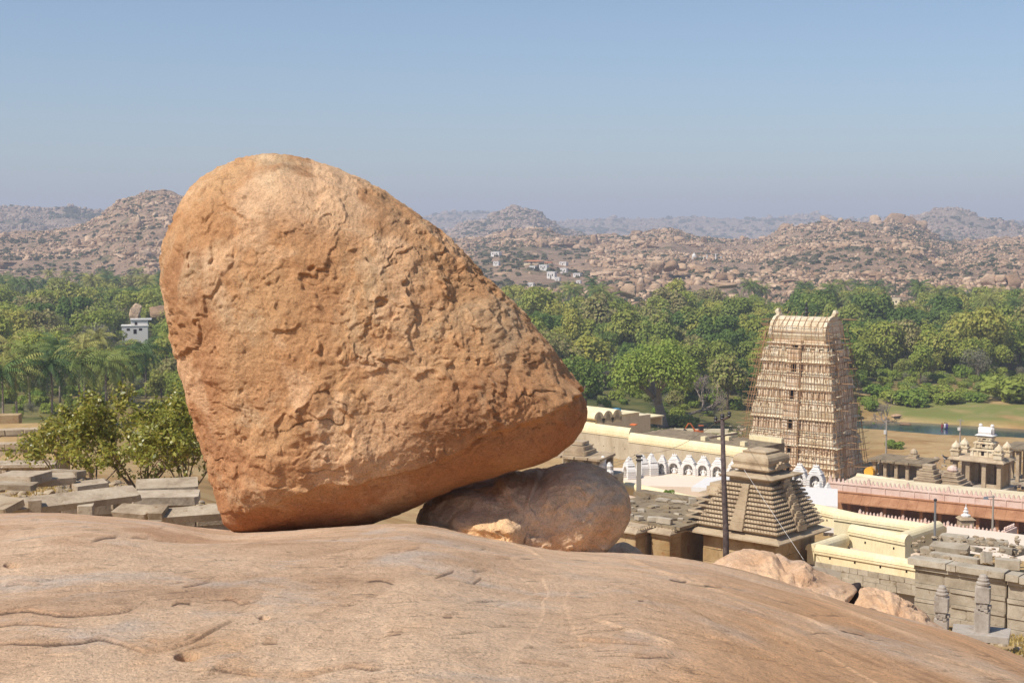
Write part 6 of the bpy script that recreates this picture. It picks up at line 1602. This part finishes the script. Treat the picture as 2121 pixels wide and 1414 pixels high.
def small_things():
    t = thing('water_tank', 'orange-yellow rounded tank beside the foot of the gateway tower', 'tank', at(1804, 986, 172), R(-38)); t.scale = (.8, .8, .8)
    m = MB(); m.yprof([(.75 * math.cos(a), .75 + .75 * math.sin(a)) for a in np.linspace(0, 2 * math.pi, 17)[:-1]], -.9, .9); m.build('barrel', plain('orange_yellow', (232, 172, 60), .6), t)
    for y in (-.6, .5): MB().box(-.6, .6, y, y + .15, -.8, .12).build('cradle', M_DARKM, t)
    # motorbike by the wall
    t = thing('motorbike', 'dark parked motorbike by the road at the right picture edge', 'motorbike', at(2111, 1013, 160), R(-20)); t.scale = (.6, .6, .6)
    for x in (-.62, .62):
        m = MB(); m.yprof([(x + .32 * math.cos(a), .32 + .32 * math.sin(a)) for a in np.linspace(0, 2 * math.pi, 15)[:-1]], -.06, .06); m.build('wheel', M_DARKM, t)
    m = MB(); m.tube([(-.62, 0, .32), (-.2, 0, .45), (.3, 0, .55), (.62, 0, .32)], .07, 6); m.obox((0, 0, .45), (.4, .22, .3)); m.build('frame', M_DARKM, t)
    MB().obox((.12, 0, .78), (.42, .24, .2)).build('fuel_tank', plain('maroon_paint', (96, 40, 48), .3, .5), t); MB().obox((-.35, 0, .78), (.6, .22, .1)).build('seat', M_DARKM, t); MB().tube([(.5, -.33, .98), (.42, 0, .95), (.5, .33, .98)], .025, 5).tube([(.62, 0, .32), (.42, 0, .95)], .03, 5).build('handlebar', M_METAL, t)
    # excavator
    t = thing('excavator', 'small orange excavator working beside the acacia', 'excavator', Vector((((1450 - CX) / F) * 232, 232, gz((1447 - CX) / F * 232, 232))), R(15)); t.scale = (.75, .75, .75)
    for y in (-.8, .5): m = MB(); m.yprof([(-1.2, .15), (-1.0, 0), (1.0, 0), (1.2, .15), (1.2, .4), (1.0, .55), (-1.0, .55), (-1.2, .4)], y, y + .35); m.build('track', M_DARKM, t)
    MB().box(-.9, .9, -.7, .75, .56, 1.2).build('body', M_ORANGE, t); cb = MB().box(.0, .9, -.7, .1, 1.2, 2.2).build('cab', M_DARKM, t); MB().box(-.03, .93, -.73, .13, 2.2, 2.3).build('roof', M_ORANGE, cb)
    MB().tube([(-.8, 0, 1.1), (-1.9, 0, 2.7), (-2.4, 0, 2.8)], [.22, .18, .14], 4).build('boom', M_ORANGE, t); MB().tube([(-2.4, 0, 2.8), (-3.2, 0, 1.6)], [.14, .1], 4).build('stick', M_ORANGE, t); MB().obox((-3.2, 0, 1.3), (.5, .6, .5), 0, 0, .5).build('bucket', M_DARKM, t)
    # low walls and rubble rows by the acacia
    for k in range(34):
        px = 1425 + k * 3.6 + rnd.uniform(-2, 2); D = 226 + rnd.uniform(-4, 4) - k * .2; x = (px - CX) / F * D; s = rnd.uniform(.35, .8)
        tag(blk('rubble_stone', M_GREY if k % 3 else M_WALLB, None, (x, D, gz(x, D) + s * .25), (s * 1.3, s, s * .8), rnd.uniform(0, 3), rnd.uniform(-.3, .3)), 'stone in the rubble line between acacia and gateway tower, %s from the left' % nth(k + 1), 'stone', 'line of rubble by the acacia')
    for px, D, w, h, rz, lab in ((1358, 226, 3.2, 1.1, -40, 'low yellow box wall at the foot of the acacia'), (1402, 222, 4.0, 1.0, -30, 'low pale wall right of the acacia foot'), (1455, 238, 9, .7, -5, 'long low tan wall behind the excavator')):
        x = (px - CX) / F * D; tag(blk('low_wall', M_YEL2, None, (x, D, gz(x, D) + h / 2 - .1), (w, .7, h), R(rz)), lab, 'wall')
    tag(blk('red_awning', M_ORANGE, None, at(1312, 879, 186), (.9, .6, .1), R(-40), .2), 'small orange-red awning on the roofs beside the vaulted building', 'awning')
    # rock in the meadow, sand bars
    single(1965, 843, 292, 32, 15, 4, 'brown boulder lying on the green river meadow', d=24)
    single(1928, 826, 300, 34, 8, 6, 'flat pale rock at the upper edge of the meadow', d=20)
    single(1876, 878, 262, 22, 8, 2, 'flat pale rock at the waterside by the leafless tree', d=20)
    single(1857, 862, 268, 26, 12, 7, 'pale rock behind the leafless tree', d=20)
    single(1690, 810, 300, 50, 22, 3, 'pale rock face left behind the gateway tower', d=24).location.x -= 17
small_things()
def person(px, py, D, label, cloth, pose, hgt=1.6, skin=(96, 62, 44)):
    b = at(px, py, D)
    t = thing('person', label, 'person', b, 0)
    me = bpy.data.meshes.new('body')
    V = [(0, 0, .92), (0, 0, 1.15), (0, 0, 1.36), (0, 0, 1.46), (0, -.02, 1.54), (0, -.01, 1.66), (.18, 0, 1.36), (.27, -.05, 1.10), (.23, -.2, .92), (.21, -.26, .84), (-.18, 0, 1.36), (-.27, -.05, 1.10), (-.23, -.2, .92), (-.21, -.26, .84),
         (.10, 0, .86), (.11, -.02, .48), (.11, 0, .08), (.11, -.14, .03), (-.10, 0, .86), (-.11, -.02, .48), (-.11, 0, .08), (-.11, -.14, .03)]
    RD = [.14, .12, .14, .055, .09, .085, .06, .045, .035, .03, .06, .045, .035, .03, .09, .06, .045, .04, .09, .06, .045, .04]
    me.from_pydata(V, [(0, 1), (1, 2), (2, 3), (3, 4), (4, 5), (2, 6), (6, 7), (7, 8), (8, 9), (2, 10), (10, 11), (11, 12), (12, 13), (0, 14), (14, 15), (15, 16), (16, 17), (0, 18), (18, 19), (19, 20), (20, 21)], [])
    o = link('body', me, plain('skin', skin, .6), t); o.modifiers.new('skin', 'SKIN'); o.modifiers.new('sub', 'SUBSURF').render_levels = 1
    for i, v in enumerate(me.skin_vertices[0].data): v.radius = (RD[i], RD[i] * .85); v.use_root = i == 0
    g = MB().lathe([(.20, .45), (.21, .84), (.175, 1.02), (.225, 1.31), (.16, 1.40)], (0, 0), 10, 0, .8); link('clothing', g.mesh('clothing', True), plain('cloth', cloth, .8), t)
    MB().lathe([(.102, 1.56), (.108, 1.63), (.07, 1.71), (.01, 1.72)], (0, .012), 9).build('hair', M_DARKM, t, smooth=True)
    t.scale = (hgt / 1.7,) * 3; t.location.z -= pose
    return t
zb = RIVER_Z
for px, D, cl, lab, sink in ((1958, 264.0, (150, 60, 70), 'bather in dull red cloth, leftmost at the river edge', .55), (1964, 263.5, (214, 208, 214), 'bather in white cloth standing in the river', .35), (1968, 263.6, (96, 70, 160), 'bather in violet cloth, rightmost at the river edge', .45)):
    d = ray(px, 880); x = (px - CX) / F * D
    p = person(px, 889, D, lab, cl, 0); p.location = (x, D, RIVER_Z - sink); p['group'] = 'bathers at the river'
# goat on the dry bank
def goat():
    x = (1971 - CX) / F * 206; t = thing('goat', 'black and white goat standing on the dry grass', 'goat', (x, 206, gz(x, 206)), R(160)); 
    me = bpy.data.meshes.new('body')
    V = [(-.42, 0, .72), (-.15, 0, .70), (.15, 0, .70), (.38, 0, .74), (.52, 0, .95), (.60, 0, 1.08), (.76, 0, 1.0), (-.40, .12, .45), (-.45, .12, .25), (-.41, .12, .02), (-.40, -.12, .45), (-.45, -.12, .25), (-.41, -.12, .02), (.33, .12, .42), (.34, .12, .22), (.33, .12, .02), (.33, -.12, .42), (.34, -.12, .22), (.33, -.12, .02), (-.58, 0, .80)]
    E = [(0, 1), (1, 2), (2, 3), (3, 4), (4, 5), (5, 6), (0, 7), (7, 8), (8, 9), (0, 10), (10, 11), (11, 12), (3, 13), (13, 14), (14, 15), (3, 16), (16, 17), (17, 18), (0, 19)]
    me.from_pydata(V, E, []); o = link('body', me, stone('piebald_hide', [(24, 22, 22), (40, 36, 34), (220, 214, 206)], 1.6, 0), t)
    sk = o.modifiers.new('skin', 'SKIN'); RD = [.19, .20, .19, .17, .10, .09, .05, .07, .04, .035, .07, .04, .035, .06, .04, .035, .06, .04, .035, .03]
    for i, v in enumerate(me.skin_vertices[0].data): v.radius = (RD[i], RD[i]); v.use_root = i == 1
    s2 = o.modifiers.new('sub', 'SUBSURF'); s2.levels = 1; s2.render_levels = 1
    for y in (-.05, .05): MB().tube([(.58, y, 1.14), (.52, y * 1.4, 1.26)], [.02, .008], 5).build('horn', M_DARKM, t)
    t.scale = (1.15,) * 3
goat()

# ------------------------------------------------------------------ village and far buildings
def on_hill(zf, px, py):
    S = np.linspace(0, 1.0, 400); X, D, Z = zf(np.full(400, float(px)), S); y = ytan(Z / D); k = np.argmax(y <= py)
    return Vector((X[k], D[k], Z[k]))
def house(px, yb, w, h, zf, label, wall=M_STUCCO, roof=M_STUCCO, p=None, rz=-20, tiled=False, dep=.9):
    c = p or on_hill(zf, px, yb); s = c.y / F; W, H = w * s, h * s
    t = thing('house', label, 'house', c, R(rz)); dd = W * dep
    m = MB().box(-W / 2, W / 2, -dd / 2, dd / 2, -2.5, H).build('wall', wall, t)
    if tiled: MB().frus(-W * .6, W * .6, -dd * .6, dd * .6, H + .002, -W * .3, W * .3, -.1, .1, H + H * .45).build('roof', roof, t)
    else: MB().box(-W * .53, W * .53, -dd * .53, dd * .53, H + .002, H + .3).build('roof', roof, t)
    for k in (-.25, .22): 
        MB().box(W * k - W * .06, W * k + W * .06, -dd / 2 - .04, -dd / 2 + .05, H * .45, H * .75).build('window', M_VOID, m)
    MB().box(-W * .05, W * .07, -dd / 2 - .04, -dd / 2 + .05, .02, H * .62).build('door', M_VOID, m)
    return t
for px, yb, w, h, lab in ((1028, 531, 18, 9, 'lone white house highest on the village slope'), (1029, 550, 12, 6, 'small pale house below the lone white one'), (1104, 559, 12, 6, 'small white house left in the village below the orange roof'), (1127, 560, 17, 9, 'wide white house in the middle of the village'),
                          (1143, 578, 17, 14, 'tallest white house of the village'), (1168, 567, 14, 11, 'square white house at the right of the village'), (1167, 549, 15, 5, 'white house with flat roof uppermost right in the village'), (1196, 573, 15, 5, 'low white house at the right end of the village'),
                          (1100, 593, 12, 6, 'white house lowest in the village'), (1199, 587, 9, 5, 'tiny white house below the right end of the village'), (1155, 582, 10, 6, 'grey-white house beside the tallest village house')): house(px, yb, w, h, Z_M, lab)
house(1105, 546, 32, 5, Z_M, 'long house with orange tiled roof above the village', M_YEL2, M_TILE, tiled=True); house(1136, 548, 16, 4, Z_M, 'short house with orange tiled roof right of the long one', M_YEL2, M_TILE, tiled=True)
def far_temple():
    p = on_hill(Z_K, 1462, 554); p = at(1462, 541, p.y - 4) if False else on_hill(Z_M, 1462, 541)
    for px, w, h, lab in ((1437, 9, 12, 'white domed shrine on the rise above the knoll'),):
        c = on_hill(Z_M, px, 537); s = c.y / F; t = thing('shrine', lab, 'shrine', c, 0)
        MB().box(-w * s / 2, w * s / 2, -w * s / 2, w * s / 2, -2, h * s * .45).build('wall', M_STUCCO, t); MB().lathe([(w * s * .45, h * s * .45), (w * s * .5, h * s * .6), (w * s * .3, h * s * .85), (.1, h * s * 1.1)], (0, 0), 10).build('dome', M_STUCCO, t)
    for k, (px, h, lab) in enumerate(((1450, 7, 'first short white column beside the domed shrine'), (1457, 7, 'second short white column beside the domed shrine'), (1464, 12, 'white column standing between the short ones and the tall one'), (1482, 14, 'tall white column right of the domed shrine'), (1493, 8, 'reddish white stub of column farthest from the domed shrine'))):
        c = on_hill(Z_M, px, 539); s = c.y / F
        tag(MB().lathe([(2.2 * s, -1), (2.2 * s, .6), (1.4 * s, 1.0), (1.2 * s, h * s * .85), (2.0 * s, h * s * .9), (2.0 * s, h * s)], (0, 0), 8).build('column', M_STUCCO, None, c), lab, 'column')
far_temple()
def gpt(px, D): x = (px - CX) / F * D; return Vector((x, D, gz(x, D)))
c = at(1826, 634, 640); house(1826, 0, 20, 22, None, 'small tower house with orange tiled roof at the top of the wood', M_YEL2, M_TILE, p=Vector((c.x, c.y, c.z)), tiled=True)
c = at(1851, 632, 642); house(1851, 0, 26, 13, None, 'pale yellow house beside the orange-roofed tower house', M_YEL, M_YEL2, p=Vector((c.x, c.y, c.z)))
c = at(1935, 632, 640); house(1935, 0, 26, 9, None, 'teal house with reddish roof among the palms', plain('teal_paint', (110, 158, 146)), M_TILE, p=Vector((c.x, c.y, c.z)))
t = house(280, 0, 52, 15, None, 'white two-storey house among the trees left of the huge boulder', p=at(280, 690, 372), rz=12, dep=.6)
s = 372 / F
MB().box(-8 * s, 26 * s, -12 * s, 10 * s, 15 * s + .31, 28 * s).build('upper_storey', M_STUCCO, t); MB().box(-9 * s, 34 * s, -14 * s, 11 * s, 28 * s, 28 * s + .3).build('upper_roof', M_STUCCO, t); MB().box(0, 5 * s, -12 * s - .05, -12 * s + .05, 18 * s, 24 * s).build('window', M_VOID, t)
for px in (1243, 1236): tag(blk('hut', M_TAN, None, gpt(px, 318) + Vector((0, 0, 1)), (5, 4, 2.2), R(-20)), 'small brown hut in the shade of the clearing in the wood' if px == 1243 else 'lower lean-to beside the brown hut in the clearing', 'hut')

# ------------------------------------------------------------------ ruins on the left
M_OLD = stone('weathered_slab', [(150, 130, 106), (184, 164, 138), (202, 184, 158)], 1.6, 0.6, 9, 0.04, ((134, 108, 80), 0.58), 0.24)
def left_ruins():
    def slab(px, py, D, w, d, h, rz, rx, lab, ry=0.0, mat=M_OLD, nm='stone_slab'):
        return tag(blk(nm, mat, None, at(px, py, D), (w, d, h), R(rz), R(rx), ry), lab, 'slab')
    slab(150, 1036, 34.2, 3.3, .62, .17, 38, 16, 'longest grey eave slab of the sunken ruin on the left')
    slab(2, 1046, 33, 1.0, .6, .17, -32, 16, 'grey eave slab cut by the left picture edge')
    slab(345, 1008, 38, 1.6, .9, .24, 14, 8, 'thick grey slab topmost of its stack beside the boulder')
    slab(343, 1030, 36.6, 1.75, .8, .22, 6, 4, 'grey slab under the thick one in the stack beside the boulder')
    slab(278, 1060, 33.5, .95, .5, .18, -20, 16, 'pale grey eave slab at the corner left of the stack')
    slab(328, 1060, 33.2, .36, .5, .18, -5, 14, 'narrow wedge slab between two pale eave slabs')
    slab(400, 1064, 33.5, 1.5, .5, .18, 22, 16, 'pale eave slab running up to the foot of the boulder')
    slab(72, 1056, 33.4, .3, .3, .5, 20, 0, 'pale stone block propping the longest eave slab', nm='stone_block')
    slab(250, 1037, 35.2, .34, .5, .45, 35, 0, 'grey block under the right end of the longest eave slab', nm='stone_block')
    slab(178, 1057, 34, .36, .4, .3, 10, 0, 'low pale block below the longest eave slab', nm='stone_block')
    for px, py, D, w, d, h, rz, lab in ((45, 990, 38, 1.3, .9, .26, -20, 'broken grey slab behind the left end of the ruin'), (110, 992, 38.5, 1.1, .7, .2, 25, 'tilted brown slab in the rubble behind the long one'), (135, 981, 40, 1.0, .6, .2, -10, 'thin brown slab at the edge of the shrub'), (25, 1005, 37, 1.2, .7, .14, 5, 'flat brownish slab at the left behind the ruin'), (185, 1004, 38.5, .9, .8, .14, 30, 'flat reddish slab in front of the shrub stems')):
        slab(px, py, D, w, d, h, rz, rnd.uniform(-6, 6), lab, rnd.uniform(-.06, .06), M_OLD)
    t = thing('sunken_wall', 'shaded block wall under the grey eave slabs', 'wall', at(20, 1090, 34.6), R(30)); course_wall(t, -1, 4.6, .3, -.3, [(.35, 0), (.3, .04)], M_OLD, .4, .5, 1.0)
    t = thing('sunken_wall', 'shaded block wall under the pale eave slabs by the boulder', 'wall', at(300, 1100, 34.4), R(20)); course_wall(t, -.6, 2.2, .3, -.2, [(.22, 0), (.2, .04)], M_OLD, .4, .5, 1.0)
    # stepped ruin farther back
    for lab, px, py, D, L, rz, rows, mat in (('upper block course of the ruined steps at the left picture edge', -25, 915, 68, 2.6, 12, [(.3, .0), (.26, .05)], M_TAN), ('lower block course of the ruined steps at the left picture edge', -25, 945, 64, 1.6, 6, [(.32, 0), (.24, .04)], M_TAN),
                                             ('short block wall right of the ruined steps', 42, 942, 65, 1.2, 10, [(.4, 0), (.3, .05)], M_TAN), ('low pale kerb wall in front of the ruined steps', -25, 975, 58, 2.7, 3, [(.2, 0), (.14, .05)], M_OLD)):
        w = thing('ruined_steps', lab, 'wall', at(px, py, D), R(rz)); course_wall(w, 0, L, .3, -.5, [(.5, .05)] + rows, mat, .7, .35, .9); MB().box(0, L, .5, 2.5, -.5, sum(r for r, _ in rows) - .02).build('fill', ground_earth, w)
    slab(20, 868, 76, 1.15, .9, .55, 10, 0, 'pale weathered block standing on the ruined steps', mat=M_WALLB); slab(25, 885, 74, 1.5, .9, .16, 8, 0, 'thin slab under the pale block on the ruined steps'); slab(118, 924, 66, 2.0, 1.4, .5, -10, 4, 'broad rounded rock slab between the steps and the shrub', mat=M_WALLB)
    slab(60, 962, 58, 2.2, .8, .12, 4, 0, 'long flat whitish slab below the ruined steps')
left_ruins()
def stone_house():
    t = thing('stone_pavilion', 'small ruined stone pavilion peeking out behind the boulder tip', 'pavilion', at(1250, 985, 118), R(-30))
    for x in (-3.6, -2.2, -.9): m = MB(); m.box(x - .2, x + .2, 0, .4, 0, 1.3); m.build('pillar', M_TAN, t)
    MB().box(-5, -.2, 2.0, 2.3, 0, 1.3).build('rear_wall', M_TAN, t)
    for k in range(4): blk('roof_slab', M_TAN, t, (-4.4 + k * 1.25, 1.0, 1.42), (1.22, 3.0, .2), 0, .05)
    for k, (w, h) in enumerate(((2.2, .4), (1.7, .35), (1.2, .3))): blk('tier', M_TAN, t, (-2.8, 1.1, 1.7 + .38 * k), (w, w, h))
    blk('platform', M_GREY, t, (-2.5, 1, -.8), (6, 4, 1.6))
    for k, (x, z) in enumerate(((-.3, 1.4), (.3, .9))): MB().lathe([(.35, 0), (.38, .3), (.25, .5), (.3, .8), (.1, 1.1)], (0, 0), 8).build('turret', M_STUCCO, t, (x, .5, z - .9))
stone_house()
# ------------------------------------------------------------------ small rubble
def rubble():
    r = np.random.default_rng(91); P = []; S = []
    for px0, px1, D0, D1, n, s0, s1 in ((-20, 460, 33, 72, 900, .05, .26), (1840, 2140, 38, 54, 320, .04, .2), (1800, 2130, 168, 214, 500, .12, .5), (1180, 1560, 205, 250, 500, .12, .5), (1905, 2130, 57, 62, 160, .04, .16)):
        px = r.uniform(px0, px1, n); D = r.uniform(D0, D1, n); x = (px - CX) / F * D; s = s0 + (s1 - s0) * r.random(n) ** 2.2
        zz = ground_z(x, D)
        if D0 == 57: zz = zz * 0 - 13.42
        P.append(np.stack([x, D, zz + s * .2], -1)); S.append(s)
    P = np.concatenate(P); S = np.concatenate(S); n = len(S)
    me = scatter_mesh('rubble', RV_SML, P, S[:, None] * r.uniform([.8, .8, .4], [1.6, 1.2, .9], (n, 3)), r.uniform(-.3, 6.28, (n, 3)) * (.1, .1, 1), r.random(n), M_OLD)
    tag(link('rubble', me, M_OLD), 'scattered small stones and rubble on the slopes and banks', 'rubble', kind='stuff')
rubble()
# ------------------------------------------------------------------ dry grass
def dry_grass():
    r = np.random.default_rng(71); C = []
    for px0, px1, D0, D1, n in ((1850, 2150, 36, 54, 5200), (0, 470, 30, 62, 4500), (830, 900, 24, 40, 500)):
        px = r.uniform(px0, px1, n); D = D0 + (D1 - D0) * r.random(n); x = (px - CX) / F * D; k = fbm(np.stack([x, D, 0 * x], -1), .5, 3, 5) > -.1
        C.append(np.stack([x[k], D[k], ground_z(x[k], D[k])], -1))
    C = np.concatenate(C); n = len(C); h = r.uniform(.06, .2, n); a = r.uniform(0, 6.28, n); w = .012
    lean = r.normal(0, .35, (n, 2)) * h[:, None]; sx = np.stack([np.cos(a) * w, np.sin(a) * w, 0 * a], -1); top = C + np.stack([lean[:, 0], lean[:, 1], h], -1)
    V = np.stack([C - sx * 2, C + sx * 2, top + sx, top - sx], 1).reshape(-1, 3)
    me = mesh_np('dry_grass', V, np.arange(4 * n).reshape(-1, 4), False, {'tone': np.repeat(r.random(n), 4)})
    tag(link('dry_grass', me, leaf_mat('straw', [(150, 128, 70), (186, 160, 96), (204, 182, 120)], False)), 'short dry yellow grass on the slopes by the ruins', 'grass', kind='stuff')
dry_grass()

# ------------------------------------------------------------------ haze
def build_haze():
    mb = MB().box(-15000, 15000, -15000, 15000, -60, 190)
    t = NT('haze_air')
    t.n.remove(t.b)
    v = t.new('ShaderNodeVolumePrincipled')
    v.inputs['Color'].default_value = (0.82, 0.86, 0.97, 1)
    v.inputs['Density'].default_value = 0.0003
    v.inputs['Anisotropy'].default_value = 0.0
    t.l.new(v.outputs[0], t.out.inputs['Volume'])
    tag(mb.build('haze', t.m), kind='stuff')
build_haze()
